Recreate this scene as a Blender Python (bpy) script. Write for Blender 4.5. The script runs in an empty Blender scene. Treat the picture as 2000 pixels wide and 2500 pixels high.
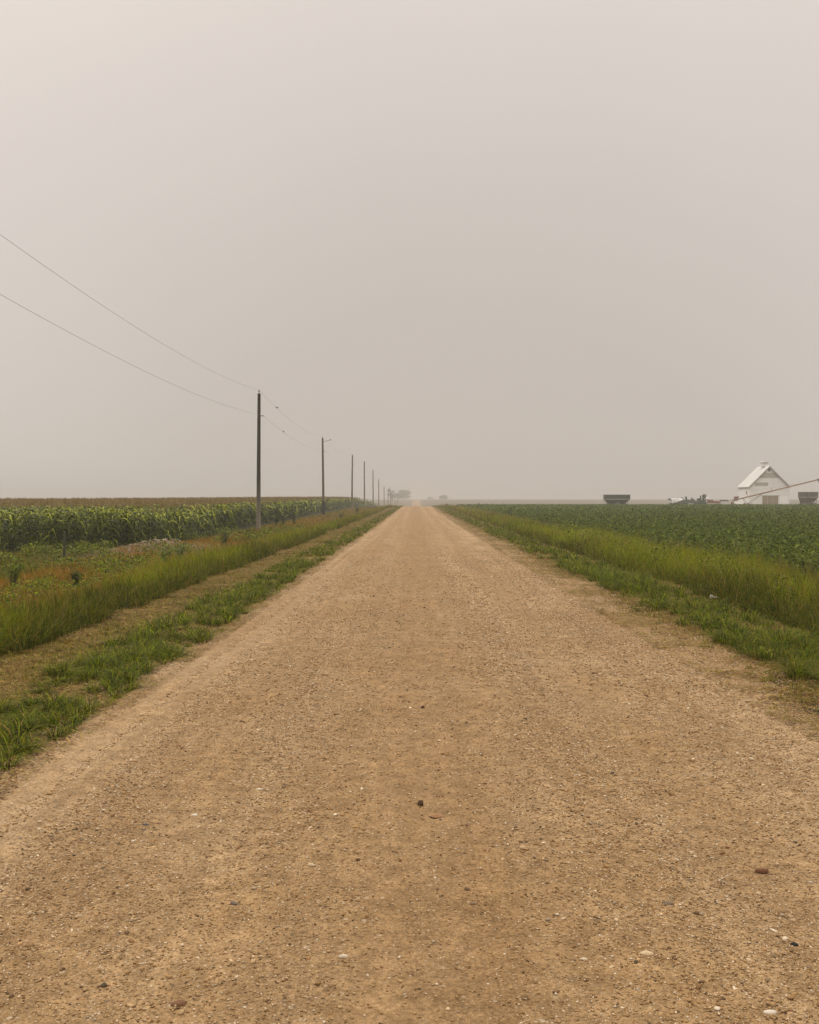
import bpy, math, random
import numpy as np
R = math.radians
sc = bpy.context.scene
C = sc.collection

# ------------------------------------------------------------------ camera
EYE = 1.7
cd = bpy.data.cameras.new("camera"); cam = bpy.data.objects.new("camera", cd); C.objects.link(cam)
cam.location = (0, 0, EYE)
cam.rotation_euler = (R(90 - 0.707), 0, R(0.354))
cd.sensor_width = 36; cd.lens = 35.0; cd.clip_start = 0.05; cd.clip_end = 6000
sc.camera = cam

# ------------------------------------------------------------------ world: overcast sky
W = bpy.data.worlds.new("World"); sc.world = W; W.use_nodes = True
nt = W.node_tree; nt.nodes.clear()
def N(t, ty, **kw):
    n = t.nodes.new(ty)
    for k, v in kw.items():
        setattr(n, k, v)
    return n
def L(t, a, b): t.links.new(a, b)
SUN_EL, SUN_AZ = 48, -35          # azimuth measured from +Y towards +X
wo = N(nt, 'ShaderNodeOutputWorld'); bg = N(nt, 'ShaderNodeBackground'); bg.inputs[1].default_value = 0.1
sky = N(nt, 'ShaderNodeTexSky', sky_type='NISHITA'); sky.sun_disc = False
sky.sun_elevation = R(SUN_EL); sky.sun_rotation = R(SUN_AZ); sky.dust_density = 5
tc = N(nt, 'ShaderNodeTexCoord')
gsub = N(nt, 'ShaderNodeVectorMath', operation='MULTIPLY_ADD'); gsub.inputs[1].default_value = (.67, 0, 1); gsub.inputs[2].default_value = (-.03, 0, 0)
L(nt, tc.outputs['Generated'], gsub.inputs[0])
gl = N(nt, 'ShaderNodeVectorMath', operation='LENGTH'); L(nt, gsub.outputs[0], gl.inputs[0])
wn = N(nt, 'ShaderNodeTexNoise'); wn.inputs['Scale'].default_value = 2.6; wn.inputs['Detail'].default_value = 4
L(nt, tc.outputs['Generated'], wn.inputs['Vector'])
wm = N(nt, 'ShaderNodeMath', operation='MULTIPLY_ADD'); wm.inputs[1].default_value = 0.09
L(nt, wn.outputs[0], wm.inputs[0]); L(nt, gl.outputs['Value'], wm.inputs[2])
sb = N(nt, 'ShaderNodeMath', operation='SUBTRACT'); sb.inputs[1].default_value = .045; L(nt, wm.outputs[0], sb.inputs[0])
ramp = N(nt, 'ShaderNodeValToRGB'); L(nt, sb.outputs[0], ramp.inputs[0])
def srgb(r, g, b):
    f = lambda c: (c / 255 / 12.92) if c / 255 <= .04045 else ((c / 255 + .055) / 1.055) ** 2.4
    return (f(r), f(g), f(b), 1)
el = ramp.color_ramp.elements
stops = [(0.0, srgb(198, 188, 179)), (0.17, srgb(200, 190, 182)), (0.30, srgb(209, 200, 192)),
         (0.42, srgb(220, 210, 203)), (0.50, srgb(229, 219, 210)), (0.68, srgb(240, 230, 219)), (1.0, srgb(255, 250, 240))]
el[0].position = stops[0][0]; el[0].color = stops[0][1]
el[1].position = stops[-1][0]; el[1].color = stops[-1][1]
for p, c in stops[1:-1]:
    e = el.new(p); e.color = c
sc10 = N(nt, 'ShaderNodeVectorMath', operation='SCALE'); sc10.inputs['Scale'].default_value = 10.0
L(nt, ramp.outputs[0], sc10.inputs[0])
sepz = N(nt, 'ShaderNodeSeparateXYZ'); L(nt, tc.outputs['Generated'], sepz.inputs[0])      # overcast: the zenith is about three times the horizon
zen = N(nt, 'ShaderNodeMapRange'); zen.interpolation_type = 'SMOOTHSTEP'
for i_, v_ in enumerate((.44, .95, 10.0, 29.0)): zen.inputs[i_ + 1].default_value = v_
L(nt, sepz.outputs[2], zen.inputs[0]); L(nt, zen.outputs[0], sc10.inputs['Scale'])
mx = N(nt, 'ShaderNodeMix', data_type='RGBA'); mx.inputs[0].default_value = 0.97
L(nt, sky.outputs[0], mx.inputs[6]); L(nt, sc10.outputs[0], mx.inputs[7])
L(nt, mx.outputs[2], bg.inputs[0]); L(nt, bg.outputs[0], wo.inputs[0])

sd = bpy.data.lights.new("sun", 'SUN'); sd.energy = 0.8; sd.angle = R(30); sd.color = (1, .95, .88)
so = bpy.data.objects.new("sun", sd); C.objects.link(so)
so.rotation_euler = (R(90 - SUN_EL), 0, R(180 - SUN_AZ))

sc.view_settings.view_transform = 'Standard'; sc.view_settings.look = 'None'
sc.view_settings.exposure = 0.0; sc.view_settings.gamma = 1
sc.render.engine = 'CYCLES'
sc.cycles.max_bounces = 6; sc.cycles.diffuse_bounces = 3; sc.cycles.glossy_bounces = 1
sc.cycles.transmission_bounces = 3; sc.cycles.volume_bounces = 1
sc.cycles.use_denoising = True

# ------------------------------------------------------------------ helpers
rng = np.random.default_rng(7)
random.seed(7)
def hsh(ix, iy, s):
    h = (ix.astype(np.int64) * 374761393 + iy.astype(np.int64) * 668265263 + s * 974634777) & 0xffffffff
    h = ((h ^ (h >> 13)) * 1274126177) & 0xffffffff
    return ((h ^ (h >> 16)) & 0xffff) / 65535.0
def vnoise(x, y, s=0):
    x = np.asarray(x, float); y = np.asarray(y, float)
    ix = np.floor(x); iy = np.floor(y); fx = x - ix; fy = y - iy
    fx = fx * fx * (3 - 2 * fx); fy = fy * fy * (3 - 2 * fy)
    a = hsh(ix, iy, s); b = hsh(ix + 1, iy, s); c = hsh(ix, iy + 1, s); d = hsh(ix + 1, iy + 1, s)
    return (a * (1 - fx) + b * fx) * (1 - fy) + (c * (1 - fx) + d * fx) * fy
def fbm(x, y, s=0, o=4):
    t = 0; a = .5; n = 0
    for k in range(o):
        t = t + a * vnoise(np.asarray(x) * 2 ** k, np.asarray(y) * 2 ** k, s + k); n += a; a *= .5
    return t / n
def ss(a, b, x):
    t = np.clip((x - a) / (b - a), 0, 1); return t * t * (3 - 2 * t)

def make_mesh(name, V, tris=None, quads=None, mat=None, col=None, extra=None, smooth=False):
    me = bpy.data.meshes.new(name)
    V = np.asarray(V, np.float32)
    nt_ = 0 if tris is None else len(tris); nq = 0 if quads is None else len(quads)
    me.vertices.add(len(V)); me.vertices.foreach_set("co", V.ravel())
    li = []
    if nt_: li.append(np.asarray(tris, np.int32).ravel())
    if nq: li.append(np.asarray(quads, np.int32).ravel())
    li = np.concatenate(li)
    me.loops.add(len(li)); me.loops.foreach_set("vertex_index", li)
    st = np.concatenate([np.arange(nt_) * 3, nt_ * 3 + np.arange(nq) * 4]).astype(np.int32)
    me.polygons.add(nt_ + nq); me.polygons.foreach_set("loop_start", st)
    if smooth: me.polygons.foreach_set("use_smooth", np.ones(nt_ + nq, bool))
    if col is not None:
        a = me.attributes.new("Col", 'FLOAT_COLOR', 'POINT')
        c4 = np.ones((len(V), 4), np.float32); c4[:, :3] = col; a.data.foreach_set("color", c4.ravel())
    for k, v in (extra or {}).items():
        a = me.attributes.new(k, 'FLOAT', 'POINT'); a.data.foreach_set("value", np.asarray(v, np.float32))
    me.update(calc_edges=True)
    if mat: me.materials.append(mat)
    return me
def tag(o, label=None, cat=None, group=None, kind=None):
    if label: o['label'] = label
    if cat: o['category'] = cat
    if group: o['group'] = group
    if kind: o['kind'] = kind
    return o
def obj(name, me, parent=None, loc=None):
    o = bpy.data.objects.new(name, me); C.objects.link(o)
    if parent: o.parent = parent
    if loc is not None: o.location = loc
    return o
def empty(name, loc=(0, 0, 0), rz=0):
    o = bpy.data.objects.new(name, None); C.objects.link(o); o.location = loc; o.rotation_euler = (0, 0, rz)
    o.empty_display_size = .2
    return o
def copy_tree(o, parent=None):
    c = o.copy(); C.objects.link(c); c.parent = parent
    for ch in list(o.children): copy_tree(ch, c)
    return c

class MB:
    def __init__(s): s.v = []; s.f = []
    def add(s, V, F):
        b = len(s.v); s.v += [tuple(map(float, p)) for p in V]; s.f += [tuple(b + i for i in f) for f in F]; return s
    def box(s, c, d, rz=0, rx=0, ry=0):
        V = np.array([[x, y, z] for x in (-.5, .5) for y in (-.5, .5) for z in (-.5, .5)]) * d
        for ax, a in ((0, rx), (1, ry), (2, rz)):
            if a:
                co, si = math.cos(a), math.sin(a); i, j = [(1, 2), (2, 0), (0, 1)][ax]
                t = V.copy(); V[:, i] = t[:, i] * co - t[:, j] * si; V[:, j] = t[:, i] * si + t[:, j] * co
        return s.add(V + np.array(c), [(0, 1, 3, 2), (4, 6, 7, 5), (0, 4, 5, 1), (2, 3, 7, 6), (0, 2, 6, 4), (1, 5, 7, 3)])
    def tube(s, p, r, n=8, cap=True):
        p = [np.array(q, float) for q in p]
        r = r if hasattr(r, '__len__') else [r] * len(p)
        V = []
        for i, q in enumerate(p):
            t = p[min(i + 1, len(p) - 1)] - p[max(i - 1, 0)]; t /= np.linalg.norm(t)
            a = np.cross(t, (0, 0, 1)) if abs(t[2]) < .95 else np.cross(t, (0, 1, 0)); a /= np.linalg.norm(a); b = np.cross(t, a)
            for k in range(n):
                an = 2 * math.pi * k / n; V.append(q + r[i] * (math.cos(an) * a + math.sin(an) * b))
        F = [(i * n + k, i * n + (k + 1) % n, (i + 1) * n + (k + 1) % n, (i + 1) * n + k) for i in range(len(p) - 1) for k in range(n)]
        if cap: F += [tuple(range(n))[::-1], tuple((len(p) - 1) * n + k for k in range(n))]
        return s.add(V, F)
    def loft(s, sections, cap=True):   # equal-length rings
        n = len(sections[0]); V = [q for r_ in sections for q in r_]
        F = [(i * n + k, i * n + (k + 1) % n, (i + 1) * n + (k + 1) % n, (i + 1) * n + k) for i in range(len(sections) - 1) for k in range(n)]
        if cap: F += [tuple(range(n))[::-1], tuple((len(sections) - 1) * n + k for k in range(n))]
        return s.add(V, F)
    def rect(s, x0, x1, y0, y1, z): return [(x0, y0, z), (x1, y0, z), (x1, y1, z), (x0, y1, z)]
    def mesh(s, name, mat, smooth=False):
        me = bpy.data.meshes.new(name); me.from_pydata(s.v, [], s.f)
        if smooth: me.polygons.foreach_set("use_smooth", [True] * len(me.polygons))
        me.update(); me.materials.append(mat); return me
    def build(s, name, mat, parent=None, smooth=False, loc=None):
        return obj(name, s.mesh(name, mat, smooth), parent, loc)

# ------------------------------------------------------------------ materials
def new_mat(name):
    m = bpy.data.materials.new(name); m.use_nodes = True; m.node_tree.nodes.clear(); return m, m.node_tree
def out(t, sh, disp=None):
    o = N(t, 'ShaderNodeOutputMaterial'); L(t, sh, o.inputs[0])
def noise_col(t, scale, detail=4, vec=None, rough=.55):
    n = N(t, 'ShaderNodeTexNoise'); n.inputs['Scale'].default_value = scale; n.inputs['Detail'].default_value = detail
    n.inputs['Roughness'].default_value = rough
    if vec: L(t, vec, n.inputs['Vector'])
    return n.outputs[0]
def mapr(t, v, a, b, c, d):
    m = N(t, 'ShaderNodeMapRange'); L(t, v, m.inputs[0])
    for i, q in enumerate((a, b, c, d)): m.inputs[i + 1].default_value = q
    return m.outputs[0]
def mixc(t, fac, a, b, mode='MIX'):
    m = N(t, 'ShaderNodeMix', data_type='RGBA'); m.blend_type = mode
    if isinstance(fac, (int, float)): m.inputs[0].default_value = fac
    else: L(t, fac, m.inputs[0])
    for i, q in ((6, a), (7, b)):
        if isinstance(q, tuple): m.inputs[i].default_value = q if len(q) == 4 else q + (1,)
        else: L(t, q, m.inputs[i])
    return m.outputs[2]
def paint(name, col, rough=.6, var=.25, scale=1.5, rust=None, rustamt=.3, metallic=0, bump=0.0):
    m, t = new_mat(name); tcn = N(t, 'ShaderNodeTexCoord'); v = tcn.outputs['Object']
    n = noise_col(t, scale, 5, v)
    dark = tuple(c * (1 - var) for c in col); lite = tuple(min(1, c * (1 + var)) for c in col)
    c = mixc(t, mapr(t, n, .3, .7, 0, 1), dark, lite)
    if rust:
        n2 = noise_col(t, scale * 2.3, 6, v, .7)
        c = mixc(t, mapr(t, n2, .62 - rustamt * .35, .72, 0, 1), c, rust)
    b = N(t, 'ShaderNodeBsdfPrincipled'); L(t, c, b.inputs['Base Color']); b.inputs['Roughness'].default_value = rough
    b.inputs['Metallic'].default_value = metallic
    if bump:
        bn = N(t, 'ShaderNodeBump'); bn.inputs['Strength'].default_value = bump
        L(t, noise_col(t, scale * 12, 4, v), bn.inputs['Height']); L(t, bn.outputs[0], b.inputs['Normal'])
    out(t, b.outputs[0]); return m
def foliage(name, trans=.30, spec=.06):
    m, t = new_mat(name); a = N(t, 'ShaderNodeAttribute', attribute_name='Col')
    b = N(t, 'ShaderNodeBsdfPrincipled'); L(t, a.outputs[0], b.inputs['Base Color']); b.inputs['Roughness'].default_value = .55
    b.inputs['Specular IOR Level'].default_value = spec
    tr = N(t, 'ShaderNodeBsdfTranslucent')
    L(t, mixc(t, 1.0, a.outputs[0], (1.0, 1.1, .5), 'MULTIPLY'), tr.inputs[0])
    mx_ = N(t, 'ShaderNodeMixShader'); mx_.inputs[0].default_value = trans
    L(t, b.outputs[0], mx_.inputs[1]); L(t, tr.outputs[0], mx_.inputs[2]); out(t, mx_.outputs[0]); return m
M_leaf = foliage('foliage')
M_dry = foliage('dry_foliage', .15, .04)
def vcol(name, rough=.9, spec=.2):
    m, t = new_mat(name); a = N(t, 'ShaderNodeAttribute', attribute_name='Col')
    tcn = N(t, 'ShaderNodeTexCoord')
    c = mixc(t, 1.0, a.outputs[0], mixc(t, noise_col(t, 90, 4, tcn.outputs['Object']), (.65, .65, .65), (1.3, 1.3, 1.3)), 'MULTIPLY')
    b = N(t, 'ShaderNodeBsdfPrincipled'); L(t, c, b.inputs['Base Color']); b.inputs['Roughness'].default_value = rough
    b.inputs['Specular IOR Level'].default_value = spec; out(t, b.outputs[0]); return m
M_stone = vcol('pebble_stone')

def gravel_nodes(t):
    """dusty compacted gravel colour and height, in world metres"""
    geo = N(t, 'ShaderNodeNewGeometry'); P = geo.outputs['Position']
    def sc_(v):
        m = N(t, 'ShaderNodeMapping'); m.inputs['Scale'].default_value = v; L(t, P, m.inputs[0]); return m.outputs[0]
    big = noise_col(t, .55, 4, P)
    trk = noise_col(t, 1.0, 4, sc_((1.6, .05, 1)))
    mid = noise_col(t, 9, 5, P, .65)
    fine = noise_col(t, 70, 3, P, .7)
    c = mixc(t, mapr(t, big, .3, .7, 0, 1), (.278, .178, .088), (.350, .245, .145))
    c = mixc(t, mapr(t, trk, .35, .65, 0, .6), c, (.205, .118, .048))
    sx = N(t, 'ShaderNodeSeparateXYZ'); L(t, P, sx.inputs[0])
    pk = None
    for cx_, wd in ((.05, .72), (-1.35, .30), (1.55, .26)):
        q = N(t, 'ShaderNodeMath', operation='MULTIPLY_ADD'); L(t, big, q.inputs[0]); q.inputs[1].default_value = .7; L(t, sx.outputs[0], q.inputs[2])
        q2 = N(t, 'ShaderNodeMath', operation='SUBTRACT'); L(t, q.outputs[0], q2.inputs[0]); q2.inputs[1].default_value = cx_ + .35
        q3 = N(t, 'ShaderNodeMath', operation='ABSOLUTE'); L(t, q2.outputs[0], q3.inputs[0])
        v_ = mapr(t, q3.outputs[0], wd * .4, wd * 1.6, 1 if cx_ == .05 else .7, 0)
        if pk is None: pk = v_
        else:
            q4 = N(t, 'ShaderNodeMath', operation='MAXIMUM'); L(t, pk, q4.inputs[0]); L(t, v_, q4.inputs[1]); pk = q4.outputs[0]
    st2 = noise_col(t, 1.0, 3, sc_((7, .10, 1)))
    c = mixc(t, 1.0, c, mixc(t, mapr(t, st2, .35, .65, 0, 1), (.90, .89, .87), (1.09, 1.09, 1.09)), 'MULTIPLY')
    pkn = N(t, 'ShaderNodeMath', operation='MULTIPLY'); L(t, pk, pkn.inputs[0]); L(t, mapr(t, trk, .3, .6, 1, .35), pkn.inputs[1]); pk = pkn.outputs[0]
    c = mixc(t, mapr(t, pk, 0, 1, 0, .88), c, (.182, .102, .040))
    c = mixc(t, 1.0, c, mixc(t, mapr(t, mid, .3, .7, 0, 1), (.66, .64, .60), (1.28, 1.29, 1.30)), 'MULTIPLY')
    c = mixc(t, 1.0, c, mixc(t, mapr(t, fine, .3, .7, 0, 1), (.60, .58, .55), (1.36, 1.38, 1.40)), 'MULTIPLY')
    hs = None
    # loose stones: two grain sizes; stones are pale, ochre or dark by their own colour
    loose = mapr(t, noise_col(t, 1.0, 5, sc_((1.5, .35, 1)), .6), .40, .62, .15, 1)
    for s, th in ((110, .25), (58, .42), (30, .66)):
        vo = N(t, 'ShaderNodeTexVoronoi'); vo.inputs['Scale'].default_value = s; L(t, P, vo.inputs['Vector'])
        sep = N(t, 'ShaderNodeSeparateColor'); L(t, vo.outputs['Color'], sep.inputs[0])
        rp = N(t, 'ShaderNodeValToRGB'); L(t, sep.outputs[0], rp.inputs[0]); rp.color_ramp.interpolation = 'CONSTANT'
        e = rp.color_ramp.elements
        pal = [(0, (.07, .042, .022)), (.14, (.14, .08, .034)), (.36, (.25, .152, .072)), (.56, (.32, .21, .115)), (.78, (.42, .31, .195)), (.91, (.54, .43, .31)), (.97, (.12, .10, .085))]
        e[0].position = 0; e[0].color = pal[0][1] + (1,); e[1].position = pal[1][0]; e[1].color = pal[1][1] + (1,)
        for p_, c_ in pal[2:]:
            q = e.new(p_); q.color = c_ + (1,)
        inside = mapr(t, vo.outputs['Distance'], .28, .42, 1, 0)
        sel = N(t, 'ShaderNodeMath', operation='GREATER_THAN'); L(t, sep.outputs[1], sel.inputs[0]); sel.inputs[1].default_value = th
        f = N(t, 'ShaderNodeMath', operation='MULTIPLY'); L(t, inside, f.inputs[0]); L(t, sel.outputs[0], f.inputs[1])
        f3 = N(t, 'ShaderNodeMath', operation='MULTIPLY'); L(t, loose, f3.inputs[0]); L(t, mapr(t, pk, 0, 1, 1, .35), f3.inputs[1])
        f2 = N(t, 'ShaderNodeMath', operation='MULTIPLY'); L(t, f.outputs[0], f2.inputs[0]); L(t, f3.outputs[0], f2.inputs[1])
        c = mixc(t, f2.outputs[0], c, rp.outputs[0])
        h = N(t, 'ShaderNodeMath', operation='MULTIPLY'); L(t, f2.outputs[0], h.inputs[0]); h.inputs[1].default_value = .35 / s
        if hs:
            ad = N(t, 'ShaderNodeMath', operation='ADD'); L(t, hs, ad.inputs[0]); L(t, h.outputs[0], ad.inputs[1]); hs = ad.outputs[0]
        else: hs = h.outputs[0]
    for n_, a in ((mid, .012), (fine, .006)):
        h = N(t, 'ShaderNodeMath', operation='MULTIPLY_ADD'); L(t, n_, h.inputs[0]); h.inputs[1].default_value = a; L(t, hs, h.inputs[2]); hs = h.outputs[0]
    return c, hs, P
m, t = new_mat('gravel_surface'); M_road = m
c, h, P = gravel_nodes(t)
b = N(t, 'ShaderNodeBsdfPrincipled'); L(t, c, b.inputs['Base Color']); b.inputs['Roughness'].default_value = .95; b.inputs['Specular IOR Level'].default_value = .15
bn = N(t, 'ShaderNodeBump'); bn.inputs['Strength'].default_value = .9; bn.inputs['Distance'].default_value = 1.0; L(t, h, bn.inputs['Height']); L(t, bn.outputs[0], b.inputs['Normal'])
out(t, b.outputs[0])
m, t = new_mat('soil_surface'); M_ground = m
c, h, P = gravel_nodes(t)
a = N(t, 'ShaderNodeAttribute', attribute_name='Col'); g = N(t, 'ShaderNodeAttribute', attribute_name='grav')
n1 = noise_col(t, 7, 6, P, .7); n2 = noise_col(t, 45, 4, P, .7)
cc = mixc(t, 1.0, a.outputs[0], mixc(t, mapr(t, n1, .3, .7, 0, 1), (.55, .55, .5), (1.35, 1.35, 1.3)), 'MULTIPLY')
cc = mixc(t, 1.0, cc, mixc(t, mapr(t, n2, .3, .7, 0, 1), (.6, .6, .6), (1.3, 1.3, 1.3)), 'MULTIPLY')
ad = N(t, 'ShaderNodeMath', operation='ADD'); L(t, g.outputs['Fac'], ad.inputs[0]); L(t, mapr(t, n1, .3, .7, -.45, .45), ad.inputs[1])
c = mixc(t, mapr(t, ad.outputs[0], .35, .65, 0, 1), cc, c)
b = N(t, 'ShaderNodeBsdfPrincipled'); L(t, c, b.inputs['Base Color']); b.inputs['Roughness'].default_value = .95; b.inputs['Specular IOR Level'].default_value = .1
bn = N(t, 'ShaderNodeBump'); bn.inputs['Strength'].default_value = .9; L(t, h, bn.inputs['Height']); bn.inputs['Distance'].default_value = 1
L(t, bn.outputs[0], b.inputs['Normal']); out(t, b.outputs[0])

# ------------------------------------------------------------------ terrain
ry = np.array([-60, 0, 40, 70, 100, 140, 180, 215, 250, 291, 340, 387, 430, 523, 582, 650, 760, 900, 1100, 1300, 1550.])
rz_ = np.array([0, 0, 0, .04, .13, .27, .38, .30, -.05, -1.3, -2.9, -3.6, -4.3, -4.4, -4.0, -3.2, -2.0, -.6, 1.7, 1.85, 1.9])
def smooth_interp(y, X, Y):
    # averaged linear interpolation -> rounded profile
    y = np.asarray(y, float); s = 0
    for k in np.linspace(-1, 1, 7):
        s = s + np.interp(y + k * 14, X, Y)
    return s / 7
def Rz(y): return smooth_interp(y, ry, rz_)
fl = (np.array([-60, 20, 44, 80, 120, 150, 200, 250, 306, 400, 480, 600, 760, 900, 1100, 1300, 1550.]), np.array([-.45, -.5, -.55, -.45, -.25, -.05, .1, .1, -.4, -2.5, -3.3, -3.2, -1.8, -.5, 1.75, 1.85, 1.9]))
fr = (np.array([-60, 20, 60, 100, 150, 200, 250, 300, 380, 460, 600, 760, 900, 1100, 1300, 1550.]), np.array([-.2, -.25, -.22, -.12, .0, .1, .12, -.6, -2.2, -2.8, -2.6, -1.2, 0.2, 1.85, 1.95, 2.0]))
def G(x, y):
    x = np.asarray(x, float); y = np.asarray(y, float)
    r = Rz(y)
    FL = smooth_interp(y, *fl) - .5 * ss(18, 75, -x) * ss(90, 160, y) * (1 - ss(700, 900, y)); FR = smooth_interp(y, *fr)
    wl = ss(5, 12, -x); wr = ss(5.5, 10, x)
    z = r * (1 - wl - wr) + FL * wl + FR * wr
    z = z - .30 * np.exp(-((-x - 7.6) / 1.5) ** 2) - .16 * np.exp(-((x - 7.2) / 1.2) ** 2)
    z = z + (.02 * (fbm(x * 1.3, y * 1.3, 5) - .5) + .10 * (fbm(x * .35, y * .35, 9) - .5)) * ss(3.0, 5.5, np.abs(x))
    return z
def axis(lst):
    o = []
    for a, b_, st in lst: o += list(np.arange(a, b_, st))
    return np.array(o + [lst[-1][1]])
gx = axis([(-800, -120, 34), (-120, -40, 5), (-40, -16, 1.2), (-16, -6, .35), (-6, -1.6, .09), (-1.6, 2.4, .8), (2.4, 6, .09), (6, 16, .35), (16, 60, 1.6), (60, 140, 6), (140, 800, 33)])
gy = axis([(-25, 2, 2.), (2, 12, .12), (12, 30, .25), (30, 70, .8), (70, 320, 3), (320, 1500, 15)])
GX, GY = np.meshgrid(gx, gy); GZ = G(GX, GY)
nx, ny = len(gx), len(gy)
def grid_quads(nx, ny):
    i = np.arange(ny - 1)[:, None] * nx + np.arange(nx - 1)[None]; i = i.ravel()
    return np.stack([i, i + 1, i + nx + 1, i + nx], 1)
def lerp(a, b_, f): return np.asarray(a) * (1 - f[..., None]) + np.asarray(b_) * f[..., None]
soilc = np.array([.025, .02, .009]); strawc = np.array([.115, .070, .016]); greensoil = np.array([.025, .025, .006]); tanf = np.array([.105, .072, .034])
def ledge(y): return 2.62 + .18 * (fbm(y * .5, y * 0 + 3, 21) - .5) * 2 + .10 * (fbm(y * 3, y * 0 + 9, 22) - .5) * 2
def redge(y): return 3.5 + .62 * (fbm(y * .4, y * 0 + 5, 31) - .5) * 2 + .25 * (fbm(y * 2.5, y * 0 + 1, 32) - .5) * 2
col = np.zeros(GX.shape + (3,)) + greensoil
nz = fbm(GX * .8, GY * .8, 40)
fl_straw = ss(2.4, 2.7, -GX) * (1 - ss(4.5, 4.9, -GX)); fr_straw = ss(3.3, 3.6, GX) * (1 - ss(5.1, 5.5, GX))
col = lerp(col, strawc, np.clip(fl_straw + fr_straw, 0, 1) * (.45 + .8 * np.clip(nz, 0, .7)))
col = lerp(col, soilc, np.clip(ss(8.6, 9.2, GX) + ss(13, 15, -GX), 0, 1))
far = ss(255, 330, GY)
gn = fbm(GX * .01, GY * .02, 44)
col = lerp(col, lerp(tanf, np.array([.05, .055, .022]), ss(.45, .62, gn) * (1 - ss(600, 900, GY))), far)
yard = ss(206, 212, GY) * (1 - far) * ss(12, 20, GX)
col = lerp(col, np.array([.10, .075, .04]), yard)
wl_ = .7 * (fbm(GY * .6, GX * .6, 46) - .5); wr_ = 1.3 * (fbm(GY * .5, GX * .7, 47) - .5)
grav = np.clip(1 - ss(2.5, 2.9, -GX + wl_) * (GX < 0) - ss(3.1, 3.7, GX + wr_) * (GX > 0), 0, 1)
grav = np.where(np.abs(GX) < 5.5, grav, 0) * (1 - 0 * far)
V = np.stack([GX, GY, GZ], -1).reshape(-1, 3)
tag(obj('ground', make_mesh('ground', V, quads=grid_quads(nx, ny), mat=M_ground, col=col.reshape(-1, 3), extra={'grav': grav.ravel()}, smooth=True)), kind='structure')

# road sheet, 4 mm and more above the ground
ys = [-12.]; 
while ys[-1] < 1100:
    y_ = ys[-1]; ys.append(y_ + (1.0 if y_ < 1.5 else min(.03 + max(0, y_ - 3) * .006 + max(0, y_ - 60) * .02, 5)))
ys = np.array(ys); nu = 150; u = np.linspace(0, 1, nu)
LX = -ledge(ys); RX = redge(ys)
XX = LX[:, None] * (1 - u) + RX[:, None] * u; YY = np.repeat(ys[:, None], nu, 1)
crown = .05 * (1 - ((XX - .35) / 3.1) ** 2)
fade = ss(0, .06, u) * (1 - ss(.94, 1, u))
rut = -.018 * np.exp(-((XX + .75) / .3) ** 2) - .018 * np.exp(-((XX - 1.35) / .3) ** 2)
ridge = .035 * np.exp(-((XX + 2.45 + .06 * np.sin(YY * .7)) / .07) ** 2) + .02 * np.exp(-((XX + 2.2) / .05) ** 2) + .018 * np.exp(-((XX + 1.95) / .05) ** 2)
dn = .020 * (fbm(XX * 5, YY * 3, 50) - .5) + .012 * (fbm(XX * 16, YY * 14, 55, 3) - .5) + .02 * (fbm(XX * 2.2, YY * .35, 58) - .5)
ZZ = Rz(YY) + .006 + np.maximum(crown, 0) * fade + (rut + ridge + dn) * fade + .008 * fade
ZZ = np.maximum(ZZ, G(XX, YY) + .005)
def road_z(x, y):
    """height of the road surface (without fine noise)"""
    f = np.clip(np.minimum((x + ledge(y)) / .35, (redge(y) - x) / .35), 0, 1)
    cr = np.maximum(.05 * (1 - ((x - .35) / 3.1) ** 2), 0)
    rr = -.018 * np.exp(-((x + .75) / .3) ** 2) - .018 * np.exp(-((x - 1.35) / .3) ** 2)
    rd = .035 * np.exp(-((x + 2.45 + .06 * np.sin(y * .7)) / .07) ** 2)
    d_ = .020 * (fbm(x * 5, y * 3, 50) - .5) + .012 * (fbm(x * 16, y * 14, 55, 3) - .5) + .02 * (fbm(x * 2.2, y * .35, 58) - .5)
    return np.where(f > 0, Rz(y) + .006 + (cr + rr + rd + d_ + .008) * f, G(x, y))
V = np.stack([XX, YY, ZZ], -1).reshape(-1, 3)
tag(obj('gravel_road', make_mesh('gravel_road', V, quads=grid_quads(nu, len(ys)), mat=M_road, smooth=True)), kind='structure')

# ------------------------------------------------------------------ stones
def rock_verts(level):
    # deformed octahedron / icosphere templates
    if level == 0:
        v = np.array([[1, 0, 0], [-1, 0, 0], [0, 1, 0], [0, -1, 0], [0, 0, 1], [0, 0, -1.]])
        f = np.array([[0, 2, 4], [2, 1, 4], [1, 3, 4], [3, 0, 4], [2, 0, 5], [1, 2, 5], [3, 1, 5], [0, 3, 5]])
        return v, f
    v, f = rock_verts(0); v = list(map(tuple, v))
    for _ in range(level):
        nf = []; cache = {}
        def mid_(a, b_):
            k = (min(a, b_), max(a, b_))
            if k not in cache:
                p = (np.array(v[a]) + np.array(v[b_])) / 2; p /= np.linalg.norm(p); v.append(tuple(p)); cache[k] = len(v) - 1
            return cache[k]
        for a, b_, c_ in f:
            ab, bc, ca = mid_(a, b_), mid_(b_, c_), mid_(c_, a)
            nf += [(a, ab, ca), (b_, bc, ab), (c_, ca, bc), (ab, bc, ca)]
        f = nf
    return np.array(v), np.array(f)
PAL = .76 * np.array([1.02, .98, .90]) * np.array([[.40, .25, .12], [.46, .31, .17], [.35, .21, .095], [.56, .42, .28], [.70, .59, .46], [.24, .135, .06], [.14, .085, .045], [.34, .27, .20], [.12, .09, .06], [.42, .25, .12]])
PW = np.array([.21, .21, .16, .15, .06, .09, .05, .03, .01, .03])
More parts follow.
